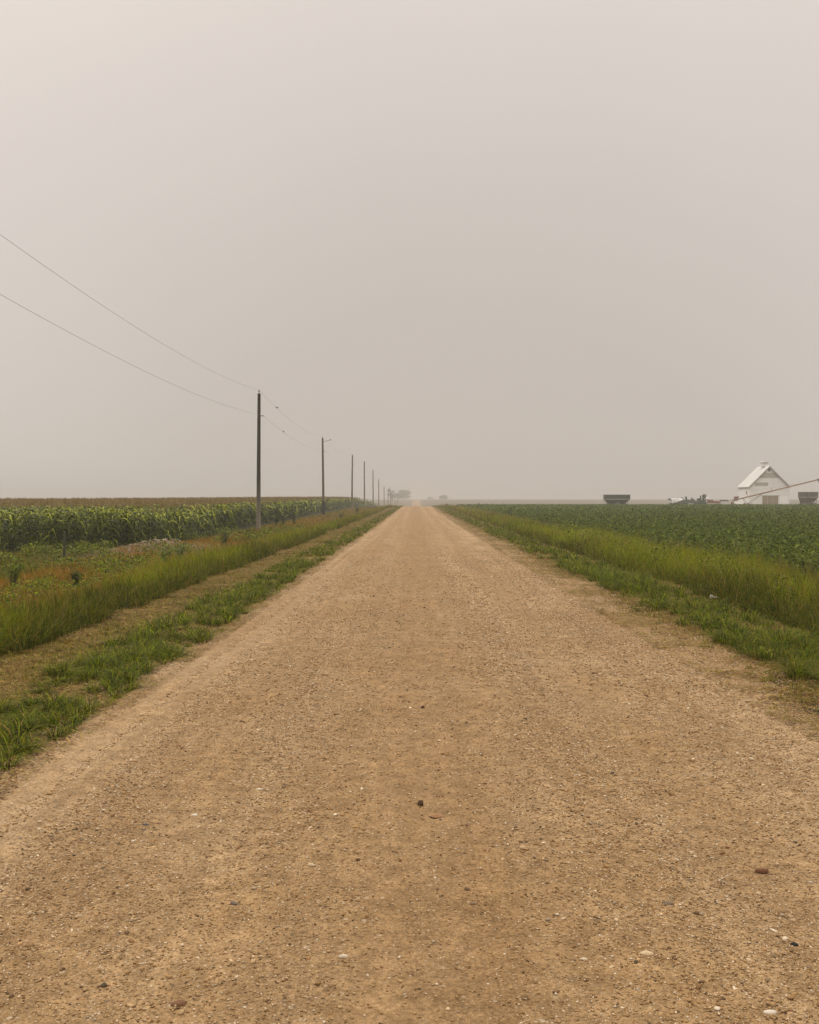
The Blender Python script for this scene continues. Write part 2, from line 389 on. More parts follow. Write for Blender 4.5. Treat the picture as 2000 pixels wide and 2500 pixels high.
def scatter_rocks(x, y, z, size, level, bury=.35, seed=1):
    r_ = np.random.default_rng(seed); n = len(x)
    tv, tf = rock_verts(level); k = len(tv)
    a = r_.uniform(0, 2 * np.pi, n); ca, sa = np.cos(a), np.sin(a)
    j = 1 + r_.uniform(-.28, .28, (n, k, 1)) if level == 0 else 1 + r_.uniform(-.24, .24, (n, k, 1))
    V_ = tv[None] * j
    sx = r_.uniform(.8, 1.35, n); sy = r_.uniform(.6, 1.0, n); sz = r_.uniform(.35, .75, n)
    V_ = V_ * np.stack([sx, sy, sz], 1)[:, None]
    tl = r_.uniform(-.35, .35, n); zz = V_[:, :, 2] + V_[:, :, 0] * tl[:, None]
    X_ = V_[:, :, 0] * ca[:, None] - V_[:, :, 1] * sa[:, None]; Y_ = V_[:, :, 0] * sa[:, None] + V_[:, :, 1] * ca[:, None]
    s_ = size[:, None] / 2
    Vw = np.stack([x[:, None] + X_ * s_, y[:, None] + Y_ * s_, z[:, None] + (zz + (sz * (1 - 2 * bury))[:, None]) * s_], -1)
    F = (tf[None] + (np.arange(n) * k)[:, None, None]).reshape(-1, 3)
    c_ = PAL[r_.choice(len(PAL), n, p=PW)] * r_.uniform(.8, 1.2, (n, 1))
    return Vw.reshape(-1, 3), F, np.repeat(c_, k, 0)
def loose(x, y):
    t_ = 1.05 - .8 * np.exp(-((x - .05) / .6) ** 2) - .5 * np.exp(-((x + 1.35) / .28) ** 2) - .45 * np.exp(-((x - 1.55) / .25) ** 2) + .5 * np.exp(-((x - 2.4) / .5) ** 2) + .4 * np.exp(-((x - .95) / .25) ** 2)
    return np.clip(t_ * (.15 + 1.7 * fbm(x * 1.8, y * .6, 61)), 0.05, 2)
allV, allF, allC = [], [], []; off = 0
for (y0, y1, dens, s0, s1, lvl) in ((2.4, 4.6, 9000, .004, .015, 0), (4.6, 8, 4200, .006, .019, 0), (8, 15, 1400, .009, .027, 0), (15, 34, 300, .015, .038, 0),
                                    (2.4, 5.5, 130, .010, .026, 1), (5.5, 12, 55, .013, .032, 1), (12, 40, 8.0, .02, .045, 1)):
    n = int(dens * 6.6 * (y1 - y0)); xs = rng.uniform(-3.1, 3.9, n); yy = rng.uniform(y0, y1, n)
    k = (rng.uniform(0, 1.3, n) < loose(xs, yy) * (1 - ss(16, 39, yy))) & (np.abs(xs) < .45 * yy + .5); xs, yy = xs[k], yy[k]
    sz = s0 + (s1 - s0) * rng.power(.45, len(xs)) if False else s0 + (s1 - s0) * rng.uniform(0, 1, len(xs)) ** 1.7
    v_, f_, c_ = scatter_rocks(xs, yy, road_z(xs, yy), sz, lvl, .32, seed=int(y0 * 10) + lvl)
    allV.append(v_); allF.append(f_ + off); allC.append(c_); off += len(v_)
o = obj('loose_gravel', make_mesh('loose_gravel', np.concatenate(allV), tris=np.concatenate(allF), mat=M_stone, col=np.concatenate(allC), smooth=False))
tag(o, 'loose tan and pale gravel scattered over the road surface', 'gravel', kind='stuff')

def stone_mesh(name, size, colr, seed, sc3=(1, .8, .6), peak=0):
    r_ = np.random.default_rng(seed); v, f = rock_verts(1)
    v = v * (1 + r_.uniform(-.14, .14, (len(v), 1))) * (1 + .22 * (np.stack([vnoise(v[:, 0] * 2 + 7 + seed, v[:, 1] * 2 + v[:, 2] * 3, seed)], 1) - .5) * 2)
    v = v * np.array(sc3) * size / 2
    if peak: v[:, 2] += peak * size * np.clip(v[:, 2] / size, 0, 1)
    v[:, 2] += size * .5 * sc3[2] * .55
    c_ = .70 * np.array(colr)[None] * r_.uniform(.85, 1.15, (len(v), 1))
    return make_mesh(name, v, tris=f, mat=M_stone, col=c_, smooth=False)
stones = [  # x, y, size, colour, shape, label
    (.026, 5.31, .045, (.10, .055, .03), (.9, .8, 1.0), 'dark brown pyramid shaped stone in the middle of the road'),
    (1.54, 4.41, .058, (.17, .075, .035), (1.2, .7, .6), 'long reddish brown stone at the right of the road'),
    (.057, 7.77, .042, (.12, .055, .03), (1, .8, .9), 'small dark blocky stone on the smooth middle track'),
    (1.41, 3.70, .032, (.03, .027, .025), (1.2, .8, .7), 'black pebble among pale gravel near the lower right'),
    (-.775, 3.24, .055, (.20, .10, .05), (1.3, .9, .5), 'rounded brown stone at the bottom edge left of middle'),
    (-.466, 4.44, .036, (.62, .47, .30), (1.2, .8, .7), 'cream coloured stone left of the middle with a brown one behind'),
    (-.745, 4.05, .036, (.22, .17, .13), (1.3, .9, .6), 'grey brown oval pebble left of the road middle'),
    (.835, 3.58, .048, (.66, .50, .30), (1.4, .8, .5), 'pale yellow flat stone right of the middle'),
    (-1.37, 5.02, .034, (.11, .10, .10), (1.4, .8, .5), 'blue grey flat pebble in the left gravel'),
    (1.14, 3.18, .042, (.72, .62, .50), (1.3, .9, .5), 'whitish flat stone at the bottom edge on the right'),
    (1.03, 4.05, .038, (.20, .15, .10), (1.4, .8, .5), 'olive brown flat pebble right of the middle'),
    (-1.43, 3.66, .038, (.30, .18, .08), (1.2, .9, .6), 'ochre round stone half sunk in the left gravel'),
    (-.30, 4.95, .036, (.52, .30, .12), (1.5, .8, .5), 'orange wedge shaped stone left of the smooth middle track'),
    (.235, 4.0, .03, (.26, .17, .10), (1.4, .8, .5), 'small brown oval pebble just right of the middle near the bottom'),
    (1.45, 3.02, .042, (.22, .12, .05), (1, .9, .9), 'brown angular stone in the lower right corner gravel'),
    (-1.30, 3.10, .045, (.74, .64, .52), (1.3, .9, .6), 'white chalky stone in the lower left gravel'),
    (-1.16, 5.2, .038, (.70, .60, .46), (1.4, .8, .5), 'pale flat stone in the left gravel beside the smooth track'),
    (1.70, 4.28, .032, (.50, .38, .25), (1.4, .8, .5), 'thin tan stone at the right frame edge'),
    (-.26, 3.55, .034, (.66, .54, .40), (1.3, .9, .6), 'pale oval pebble on the bare ground left of centre'),
    (.52, 4.75, .030, (.13, .09, .06), (1.2, .9, .6), 'dark pebble between the smooth middle track and the right gravel'),
]
for i, (x, y, s, c_, sh, lab) in enumerate(stones):
    s *= .85; o = obj('stone', stone_mesh('stone', s, c_, 100 + i, sh, .35 if i == 0 else 0), loc=(x, y, float(road_z(np.array(x), np.array(y))) - s * .12))
    o.rotation_euler = (0, 0, random.uniform(-.4, .4)); tag(o, lab, 'stone', 'larger stones lying on the gravel road')
# rust coloured leaf flattened on the road
lv = []; 
for k in range(14):
    a = 2 * math.pi * k / 14; rr = .032 * (1 + .22 * math.sin(3 * a + 1) + .12 * math.sin(7 * a)); lv.append((rr * math.cos(a), rr * .75 * math.sin(a), .004 + .004 * math.sin(2 * a)))
mb = MB(); mb.add(lv + [(0, 0, .009)], [(k, (k + 1) % 14, 14) for k in range(14)])
mb.add([(p[0] * .96, p[1] * .96, p[2] - .002) for p in lv], [tuple(range(14))[::-1]])
o = mb.build('dead_leaf', paint('rust_leaf', (.19, .085, .026), .8, .3, 60), loc=(.099, 5.10, float(road_z(np.array(.099), np.array(5.1))) + .004))
tag(o, 'rust orange dead leaf flattened on the road behind the foremost gravel', 'leaf')

# ------------------------------------------------------------------ blades
def blades(P0, H, Wd, lean, az, colb, colt, seg=3, droop=.6, faz=None):
    """tapered curved blades; P0 (n,3); returns V, tris, quads, col"""
    n = len(P0)
    ts = {3: np.array([0, .38, .72, 1.]), 2: np.array([0, .55, 1.]), 4: np.array([0, .28, .55, .8, 1.])}[seg]
    wf = {3: [1, .85, .55], 2: [1, .7], 4: [1, .95, .75, .45]}[seg]
    d = np.stack([np.cos(az), np.sin(az), np.zeros(n)], 1)
    fa = az + np.pi / 2 if faz is None else faz
    w = np.stack([np.cos(fa), np.sin(fa), np.zeros(n)], 1)
    up = np.array([0, 0, 1.])
    vs = []; cs = []
    for i, t_ in enumerate(ts):
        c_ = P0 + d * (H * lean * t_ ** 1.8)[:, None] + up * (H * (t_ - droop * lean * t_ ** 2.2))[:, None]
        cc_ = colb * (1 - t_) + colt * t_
        if i < len(ts) - 1:
            hw = (Wd * wf[i] / 2)[:, None]
            vs += [c_ - w * hw, c_ + w * hw]; cs += [cc_, cc_]
        else:
            vs.append(c_); cs.append(cc_)
    k = len(vs)
    V_ = np.stack(vs, 1).reshape(-1, 3); C_ = np.stack(cs, 1).reshape(-1, 3)
    b0 = (np.arange(n) * k)[:, None]
    Q = np.concatenate([b0 + np.array([[2 * i, 2 * i + 1, 2 * i + 3, 2 * i + 2]]) for i in range(seg - 1)])
    T = b0 + np.array([[2 * seg - 2, 2 * seg - 1, 2 * seg]])
    return V_, T, Q, C_
class Bag:
    def __init__(s): s.V = []; s.T = []; s.Q = []; s.C = []; s.n = 0
    def add(s, V_, T, Q, C_):
        s.V.append(V_); s.C.append(C_)
        if T is not None and len(T): s.T.append(T + s.n)
        if Q is not None and len(Q): s.Q.append(Q + s.n)
        s.n += len(V_)
    def build(s, name, mat, label, cat):
        me = make_mesh(name, np.concatenate(s.V), tris=np.concatenate(s.T) if s.T else None, quads=np.concatenate(s.Q) if s.Q else None, mat=mat, col=np.concatenate(s.C))
        return tag(obj(name, me), label, cat, kind='stuff')
def field_pts(x0, x1, y0, y1, dens):
    n = max(1, int(dens * (x1 - x0) * (y1 - y0)))
    x = rng.uniform(x0, x1, n); y = rng.uniform(y0, y1, n)
    k = (x > -.47 * y - 2.5) & (x < .47 * y + 2.5)
    return x[k], y[k]
def varcol(base, n, amt=.25, seed_xy=None):
    c_ = np.array(base)[None] * rng.uniform(1 - amt, 1 + amt, (n, 1)) * rng.uniform(.93, 1.07, (n, 3))
    return c_
GREEN = np.array([.102, .134, .003]); BRIGHT = np.array([.225, .255, .005]); OLIVE = np.array([.150, .115, .007]); RUST = np.array([.29, .125, .018]); STRAW = np.array([.31, .20, .055]); DKG = np.array([.036, .046, .003]); BLUEG = np.array([.09, .115, .02])
def mixpick(n, items):
    """items: list of (colour array, weight array)"""
    w = np.stack([np.broadcast_to(q[1], n) for q in items], 1); w = w / w.sum(1, keepdims=True)
    cu = np.cumsum(w, 1); r_ = rng.uniform(0, 1, n)[:, None]; idx = np.minimum((r_ > cu).sum(1), len(items) - 1)
    return np.stack([q[0] for q in items])[idx]

# tall verge grass ------------------------------------------------
tall = Bag()
bands = ((5, 14, 1700, 1.0, 4), (14, 26, 950, 1.25, 3), (26, 50, 380, 1.8, 3), (50, 100, 85, 3.0, 2), (100, 190, 32, 5.2, 2), (190, 330, 9, 9, 2))
for (y0, y1, dn_, wk, seg) in bands:
    # left strip and right strip
    for (a0, a1, side) in ((4.35, 5.95, -1), (4.95, 9.1, 1)):
        x, y = field_pts(*((-a1, -a0) if side < 0 else (a0, a1)), y0, y1, dn_)
        d_ = np.abs(x)
        edge = a0 + .45 * (fbm(y * .6, y * 0 + side, 70) - .5) * 2 + .10 * (vnoise(y * 4, y * 0, 72) - .5)
        edge2 = a1 + (.9 * (fbm(y * .25, y * 0 + 7, 71) - .5) if side > 0 else 0)
        k = (d_ > edge) & (d_ < edge2); x, y, d_ = x[k], y[k], d_[k]; edge = edge[k]
        n = len(x); cl = fbm(x * 1.1, y * 1.1, 73); cl2 = fbm(x * .3, y * .22, 75)
        H = ((.33 + .08 * ss(0, .6, d_ - edge)) if side < 0 else (.36 + .18 * ss(0, .8, d_ - edge))) * (.65 + .8 * cl) * rng.uniform(.6, 1.3, n)
        H = H * (.72 + .6 * vnoise(x * 2.3, y * 1.6, 79)); stalk = rng.uniform(0, 1, n) < .035; H = np.where(stalk, H * 1.45 + .05, H)
        if side > 0: H *= 1 - .25 * ss(.5, .8, cl2)
        tanw = ss(55, 120, y) * .9 + .12
        if side < 0: rust = .15 + 1.6 * ss(5.2, 5.9, d_) * ss(.35, .55, cl2)
        else: rust = .05 + .6 * ss(.52, .75, cl2)
        patch = ss(.50, .66, fbm(x * .55, y * .25, 77))
        front = 1 - ss(.25, .8, d_ - edge); patch = np.clip(patch + .75 * front, 0, 1.3)  # extra dark blades at the front edge put the stems' shade into the colour
        H = H * (1 - .15 * patch) * (.8 + .45 * fbm(x * .25, y * .12, 78))
        cb = mixpick(n, [(GREEN, 1.0), (BRIGHT, np.maximum((1.6 if side > 0 else 1.3) - 1.3 * patch, .05)), (OLIVE, .25 + tanw + .5 * patch), (RUST, rust * .35 + tanw * .3), (STRAW, .06 + .8 * tanw), (DKG, .25 + 2.6 * patch)]) * rng.uniform(.8, 1.2, (n, 1))
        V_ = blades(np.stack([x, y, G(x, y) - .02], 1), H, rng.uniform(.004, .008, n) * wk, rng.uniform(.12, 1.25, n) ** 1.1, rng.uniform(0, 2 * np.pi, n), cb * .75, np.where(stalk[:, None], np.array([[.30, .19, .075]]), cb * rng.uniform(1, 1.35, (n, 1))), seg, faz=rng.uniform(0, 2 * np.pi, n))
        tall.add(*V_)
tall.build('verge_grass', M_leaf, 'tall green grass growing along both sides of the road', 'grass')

# rust coloured weeds and rank grass behind the left verge ---------
rank = Bag()
for (y0, y1, dn_, wk, seg) in ((13, 28, 330, 1.5, 3), (28, 50, 190, 2.0, 3), (50, 100, 60, 3.4, 2), (100, 200, 16, 6, 2)):
    x, y = field_pts(-24, -5.6, y0, y1, dn_)
    corner = (y > 43.5) & (x < -12.2); k = ~corner & (x > -17 - 2 * (y < 42) * 4); x, y = x[k], y[k]
    n = len(x); cl2 = fbm(x * .35, y * .18, 81); cl = fbm(x * 1.2, y * 1.2, 83)
    mnd = np.exp(-(((x + 10.2) / 2.6) ** 2 + ((y - 40) / 2.2) ** 2) * 1.2)
    H = (.16 + .30 * cl) * rng.uniform(.6, 1.3, n) * (1 - .4 * mnd) * (1 - .35 * ss(10.5, 13, -x))
    d_ = -x
    rust = 4.2 * ss(5.6, 6.4, d_) * (1 - ss(10.6, 12.5, d_)) * ss(.34, .5, cl2) + .15 + .9 * np.exp(-(((x + 9.2) / 1.8) ** 2 + ((y - 40) / 3) ** 2))
    far_ = ss(60, 120, y)
    cb = mixpick(n, [(np.array([.32, .25, .155]), .04 + 3.2 * np.exp(-(((x + 9.9) / 3.2) ** 2 + ((y - 39.5) / 3.5) ** 2))), (GREEN, .8), (OLIVE, 1.0 + far_), (RUST, rust * 1.3 * (1 - .5 * far_)), (STRAW, .18 + rust * .35 + .5 * far_), (DKG, .45), (BLUEG, .35 + far_)]) * rng.uniform(.75, 1.25, (n, 1))
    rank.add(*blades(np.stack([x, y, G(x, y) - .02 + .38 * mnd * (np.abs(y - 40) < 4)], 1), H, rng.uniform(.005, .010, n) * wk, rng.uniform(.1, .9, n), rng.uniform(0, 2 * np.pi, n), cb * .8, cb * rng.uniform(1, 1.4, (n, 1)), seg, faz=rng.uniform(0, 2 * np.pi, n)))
for (y0, y1, dn_, ls_) in ((13, 30, 620, .048), (30, 60, 240, .08)):
    for (x0_, x1_) in ((-24, -6.3), (5.6, 9.5)):
        x, y = field_pts(x0_, x1_, y0, y1, dn_)
        pn = fbm(x * .9, y * .5, 84, 3); k = (pn > (.61 if x0_ < 0 else .70)) & ~((y > 43.5) & (x < -12.2)) & ~((x > 0) & (x > 8.9)); x, y, pn = x[k], y[k], pn[k]; n = len(x)
        h = (.12 + 1.6 * (pn - .58)) * rng.uniform(.3, 1.25, n) + .08
        a = rng.uniform(0, 6.28, n); tl = rng.normal(.2, .5, n); s_ = ls_ * rng.uniform(.6, 1.4, n)
        u_ = np.stack([np.cos(a) * np.cos(tl), np.sin(a) * np.cos(tl), -np.sin(tl)], 1); v_ = np.stack([-np.sin(a), np.cos(a), rng.normal(0, .4, n)], 1)
        c0 = np.stack([x, y, G(x, y) + h], 1)
        V_ = np.stack([c0 - u_ * s_[:, None] * .6, c0 + v_ * s_[:, None] * .28, c0 + u_ * s_[:, None] * .6, c0 - v_ * s_[:, None] * .28], 1).reshape(-1, 3)
        tone = vnoise(x * .5, y * .3, 86)
        cb = mixpick(n, [(GREEN, 1.0), (BRIGHT, .2 + 1.2 * tone), (DKG, 1.0), (OLIVE, .4), (np.array([.25, .22, .10]), .12)]) * rng.uniform(.75, 1.25, (n, 1))
        rank.add(V_, None, (np.arange(n) * 4)[:, None] + np.array([[0, 1, 2, 3]]), np.repeat(cb, 4, 0))
rank.build('rank_grass', M_leaf, 'rust brown and olive rank grass between the verge and the corn', 'grass')

# low tufted grass beside the road ---------------------------------
tuft = Bag()
def tufts(side, a0, a1, y0, y1, cd_, nb, wk, seg, size, dry=0):
    n = int(cd_ * (a1 - a0) * (y1 - y0)); d_ = rng.uniform(a0, a1, n); y = rng.uniform(y0, y1, n)
    thin = fbm(y * .7, d_ * 1.4, 90 + side, 3); mid_ = 1 - np.abs((d_ - (a0 + a1) / 2) / ((a1 - a0) / 2)) ** 2
    k = rng.uniform(0, 1, n) < np.clip((thin - .12) * 3.0, .15, 1) * (.35 + .65 * mid_); d_, y, thin = d_[k], y[k], thin[k]; x = d_ * side
    kk = (np.abs(x) < .47 * y + 1.5); x, y, thin = x[kk], y[kk], thin[kk]; m_ = len(x)
    cs = size * rng.uniform(.5, 1.35, m_) * (.45 + thin)
    nn = rng.integers(int(nb * .5), int(nb * 1.4), m_); idx = np.repeat(np.arange(m_), nn); n = len(idx)
    az = rng.uniform(0, 2 * np.pi, n); rad = cs[idx] * .32 * np.sqrt(rng.uniform(0, 1, n))
    px = x[idx] + np.cos(az) * rad; py = y[idx] + np.sin(az) * rad
    H = cs[idx] * rng.uniform(.6, 1.25, n)
    tone = rng.uniform(0, 1, m_)[idx]
    cb = mixpick(n, [(DKG, 1.7), (GREEN, .8), (BRIGHT, .2 + .5 * tone), (OLIVE, .3 + 2.2 * dry), (STRAW, .12 + 1.6 * dry + .5 * ss(60, 130, py)), (RUST, .8 * dry)]) * rng.uniform(.8, 1.2, (n, 1))
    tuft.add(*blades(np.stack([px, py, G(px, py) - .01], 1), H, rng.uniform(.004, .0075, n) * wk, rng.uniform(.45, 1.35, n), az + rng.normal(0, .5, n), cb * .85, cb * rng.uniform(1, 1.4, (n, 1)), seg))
for (y0, y1, cd_, nb, wk, seg) in ((3.5, 12, 42, 75, .85, 4), (12, 26, 26, 42, 1.35, 3), (26, 60, 8, 22, 2.6, 3), (60, 130, 4, 12, 5, 2), (130, 250, 2, 8, 9, 2)):
    tufts(-1, 2.5, 3.55, y0, y1, cd_ * 1.6, nb, wk, seg, .20)
    tufts(1, 3.6, 4.85, y0, y1, cd_ * 1.6, nb, wk, seg, .25)
    tufts(-1, 3.4, 4.6, y0, y1, cd_ * .75, nb * .35, wk, seg, .085, 1)
    tufts(1, 4.6, 5.3, y0, y1, cd_ * .75, nb * .35, wk, seg, .085, 1)
    tufts(1, 2.9, 3.9, y0, y1, cd_ * .35, nb * .35, wk, seg, .085, 1)
    tufts(-1, 2.45, 2.9, y0, y1, cd_ * .3, nb * .3, wk, seg, .07, 1)

# mown turf between the tufts
def mown(side, a0, a1, y0, y1, dens, wk):
    n = int(dens * (a1 - a0) * (y1 - y0)); d_ = rng.uniform(a0, a1, n); y = rng.uniform(y0, y1, n)
    mid_ = 1 - np.abs((d_ - (a0 + a1) / 2) / ((a1 - a0) / 2)) ** 3
    k = (d_ < .47 * y + 1.5) & (rng.uniform(0, 1, n) < np.clip((fbm(y * .9, d_ * 1.8, 91 + side, 4) - .30) * 3.5, .08, 1) * (.25 + .75 * mid_)); d_, y = d_[k], y[k]; x = d_ * side; n = len(x)
    tn = vnoise(x * 1.5, y * .8, 93)
    cb = mixpick(n, [(OLIVE, 1.0), (STRAW, .7), (np.array([.13, .062, .016]), .8), (GREEN, .25 + 1.3 * tn), (DKG, .5 + .6 * tn)]) * rng.uniform(.75, 1.25, (n, 1))
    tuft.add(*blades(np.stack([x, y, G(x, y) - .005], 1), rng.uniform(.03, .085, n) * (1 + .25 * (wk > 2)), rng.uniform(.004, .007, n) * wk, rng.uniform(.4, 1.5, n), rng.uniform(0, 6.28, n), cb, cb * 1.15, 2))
for (y0, y1, dn_, wk) in ((3.5, 12, 1500, 1.1), (12, 28, 700, 1.9), (28, 60, 230, 3.4), (60, 130, 70, 6.5), (130, 250, 20, 12)):
    mown(-1, 2.5, 4.75, y0, y1, dn_, wk); mown(1, 2.9, 5.4, y0, y1, dn_, wk)
tuft.build('tufted_grass', M_leaf, 'low dark green grass tufts in bands along the road edges', 'grass')
# straw and clippings lying on the strips ---------------------------
straw = Bag()
def litter(side, a0, a1, y0, y1, dens, ln, w_):
    n = int(dens * (a1 - a0) * (y1 - y0)); x = side * rng.uniform(a0, a1, n); y = rng.uniform(y0, y1, n)
    k = (np.abs(x) < .47 * y + 1.5) & (rng.uniform(0, 1, n) < np.clip((fbm(x * 1.6, y * 2.2, 95) - .3) * 3, .05, 1)); x, y = x[k], y[k]; n = len(x)
    a = rng.normal(0, .75, n); Ls = rng.uniform(.4, 1.3, n) * ln; ww = rng.uniform(.5, 1.3, n) * w_
    z = np.maximum(G(x, y), road_z(x, y)) + rng.uniform(.003, .03, n)
    dx = np.cos(a) * Ls / 2; dy = np.sin(a) * Ls / 2; px = -np.sin(a) * ww / 2; py = np.cos(a) * ww / 2; tz = rng.uniform(-.012, .014, n)
    V_ = np.stack([np.stack([x - dx - px, y - dy - py, z - tz], 1), np.stack([x - dx + px, y - dy + py, z - tz + .001], 1), np.stack([x + dx + px * .4, y + dy + py * .4, z + tz], 1), np.stack([x + dx - px * .4, y + dy - py * .4, z + tz], 1)], 1).reshape(-1, 3)
    Q = (np.arange(n) * 4)[:, None] + np.array([[0, 1, 2, 3]])
    cb = mixpick(n, [(STRAW, 1.5), (np.array([.15, .075, .022]), 1.3), (np.array([.06, .03, .011]), 1.1), (np.array([.38, .28, .14]), .22), (OLIVE, .9), (GREEN, .25)]) * rng.uniform(.75, 1.25, (n, 1))
    straw.add(V_, None, Q, np.repeat(cb, 4, 0))
for (y0, y1, k, w_) in ((4, 14, 1.0, 1.0), (14, 30, .5, 1.7), (30, 70, .18, 3.2), (70, 160, .05, 7)):
    litter(-1, 2.9, 4.75, y0, y1, 2300 * k, .09 * w_ ** .6, .006 * w_)
    litter(-1, 2.3, 3.1, y0, y1, 1500 * k, .08 * w_ ** .6, .006 * w_)
    litter(1, 3.6, 5.4, y0, y1, 2100 * k, .09 * w_ ** .6, .006 * w_)
    litter(1, 2.7, 3.9, y0, y1, 1600 * k, .09 * w_ ** .6, .006 * w_)
straw.build('straw_litter', M_dry, 'dry brown straw and grass clippings lying along the road edges', 'straw')

# ------------------------------------------------------------------ soybean field
soy = Bag()
def soy_leaves(y0, y1, dens, size):
    xm = .47 * y1 + 3
    n = int(dens * (xm - 8.7) * (y1 - y0)); x = rng.uniform(8.7, xm, n); y = rng.uniform(y0, y1, n)
    e = 8.9 + .5 * (fbm(y * .3, y * 0, 99) - .5); k = (x < .47 * y + 2.5) & (x > e); x, y = x[k], y[k]
    rowp = .5 + .5 * np.cos(2 * np.pi * (x + .12 * (fbm(x, y, 97) - .5)) / .76)
    cl = fbm(x * 1.7, y * 1.7, 98, 3)
    keep = rng.uniform(0, 1, len(x)) < np.clip(.45 + .55 * rowp, 0, 1) * np.clip(.3 + 1.6 * (cl - .2), .2, 1)
    x, y, rowp, cl = x[keep], y[keep], rowp[keep], cl[keep]; n = len(x)
    top = .24 + .26 * rowp + .26 * cl
    h = top * (1 - .62 * rng.uniform(0, 1, n) ** 2)
    s_ = size * rng.uniform(.7, 1.3, n); a = rng.uniform(0, 2 * np.pi, n); tl = np.clip(rng.normal(.25, .45, n), -.6, 1.2); tr_ = rng.normal(0, .35, n)
    u_ = np.stack([np.cos(a) * np.cos(tl), np.sin(a) * np.cos(tl), -np.sin(tl)], 1); v_ = np.stack([-np.sin(a) * np.cos(tr_), np.cos(a) * np.cos(tr_), np.sin(tr_)], 1)
    c0 = np.stack([x, y, G(x, y) + h], 1)
    V_ = np.stack([c0 - u_ * s_[:, None] * .5, c0 + v_ * s_[:, None] * .36 - u_ * s_[:, None] * .08, c0 + u_ * s_[:, None] * .55, c0 - v_ * s_[:, None] * .36 - u_ * s_[:, None] * .08], 1).reshape(-1, 3)
    Q = (np.arange(n) * 4)[:, None] + np.array([[0, 1, 2, 3]])
    big = fbm(x * .06, y * .04, 96)
    cb = mixpick(n, [(np.array([.070, .094, .008]), 1.0), (np.array([.108, .138, .012]), .8), (np.array([.026, .036, .005]), .9), (np.array([.17, .18, .03]), .10 + .1 * big)]) * rng.uniform(.85, 1.2, (n, 1)) * (.85 + .3 * big[:, None])
    soy.add(V_, None, Q, np.repeat(cb, 4, 0))
soy_leaves(14, 32, 520, .078); soy_leaves(32, 60, 280, .095); soy_leaves(60, 110, 100, .15); soy_leaves(110, 212, 40, .25)
soy.build('soybean_crop', M_leaf, 'low dark green soybean crop covering the field right of the road', 'crop')

# ------------------------------------------------------------------ corn field
corn = Bag()
CG = np.array([.074, .090, .003]); CD = np.array([.024, .031, .003]); CL_ = np.array([.245, .255, .014])
def corn_plants(x, y, nl, wk, seg, tass, Hs=1.0, low=.08):
    n = len(x); H = rng.uniform(1.85, 2.12, n) * Hs; z = G(x, y)
    H *= 1 - .12 * (fbm(x * .4, y * .4, 120) < .35)
    b0 = np.stack([x, y, z], 1)
    colx = CG * rng.uniform(.8, 1.2, (n, 1))
    # stalk
    corn.add(*blades(b0, H, np.full(n, .028 * wk ** .7), rng.uniform(0, .06, n), rng.uniform(0, 6.28, n), colx, colx * 1.1, 2))
    idx = np.repeat(np.arange(n), nl); k = np.tile(np.arange(nl), n); m_ = n * nl
    base_az = rng.uniform(0, np.pi, n)[idx] + k * np.pi + rng.normal(0, .45, m_)
    hz = (low + (1 - low) * (k + rng.uniform(0, .8, m_)) / nl) * .9
    Ll = (.75 - .42 * np.abs(hz - .5)) * rng.uniform(.75, 1.2, m_)
    P_ = b0[idx] + np.stack([np.zeros(m_), np.zeros(m_), H[idx] * hz], 1)
    cb = mixpick(m_, [(CG, 1.0), (CD, .7), (CL_, .25 + 1.6 * ss(.6, .95, hz))]) * rng.uniform(.75, 1.3, (m_, 1))  # pale leaves, more of them higher up, put leaf highlights into the colour
    az = base_az; d = np.stack([np.cos(az), np.sin(az), np.zeros(m_)], 1); w = np.stack([-np.sin(az), np.cos(az), rng.normal(0, .35, m_)], 1)
    ts = np.linspace(0, 1, seg + 1); bend = rng.uniform(.7, 1.5, m_); vs = []; cs = []
    for i, t_ in enumerate(ts):
        q = P_ + d * (Ll * (t_ * .78))[:, None]; q[:, 2] += Ll * (.75 * t_ - bend * t_ ** 2)
        if i < seg:
            hw = .5 * wk * .065 * [0.6, 1.0, .85, .55, .4][min(4, int(i * 4 / seg) if seg > 2 else i)]
            vs += [q - w * hw, q + w * hw]; cs += [cb, cb]
        else: vs.append(q); cs.append(cb)
    kk = len(vs); b_ = (np.arange(m_) * kk)[:, None]
    Q = np.concatenate([b_ + np.array([[2 * i, 2 * i + 1, 2 * i + 3, 2 * i + 2]]) for i in range(seg - 1)])
    T = b_ + np.array([[2 * seg - 2, 2 * seg - 1, 2 * seg]])
    corn.add(np.stack(vs, 1).reshape(-1, 3), T, Q, np.stack(cs, 1).reshape(-1, 3))
    # tassel
    idx = np.repeat(np.arange(n), tass); m_ = len(idx)
    P_ = b0[idx] + np.stack([np.zeros(m_), np.zeros(m_), H[idx] * .97], 1)
    cb = np.array([.225, .150, .072]) * rng.uniform(.75, 1.25, (m_, 1))
    corn.add(*blades(P_, rng.uniform(.22, .36, m_), rng.uniform(.010, .016, m_) * wk * (1 + .3 * (wk > 2)), rng.uniform(.05, .9, m_), rng.uniform(0, 6.28, m_), cb, cb * 1.1, 2))
cbx = np.array([-400, -40, -18, -13.5, -12.2, -12.0]); cby = np.array([38, 40.5, 42, 43.5, 46, 56.])
def in_corn(x, y):
    right = np.interp(y, [0, 43, 46, 56, 78, 100, 130, 500], [-60, -13.5, -12.2, -11.9, -13.8, -13.3, -13.8, -14.3]) + .5 * (vnoise(y * .8, y * 0, 130) - .5)
    front = np.interp(x, cbx, cby)
    return (x < right) & (y > front)
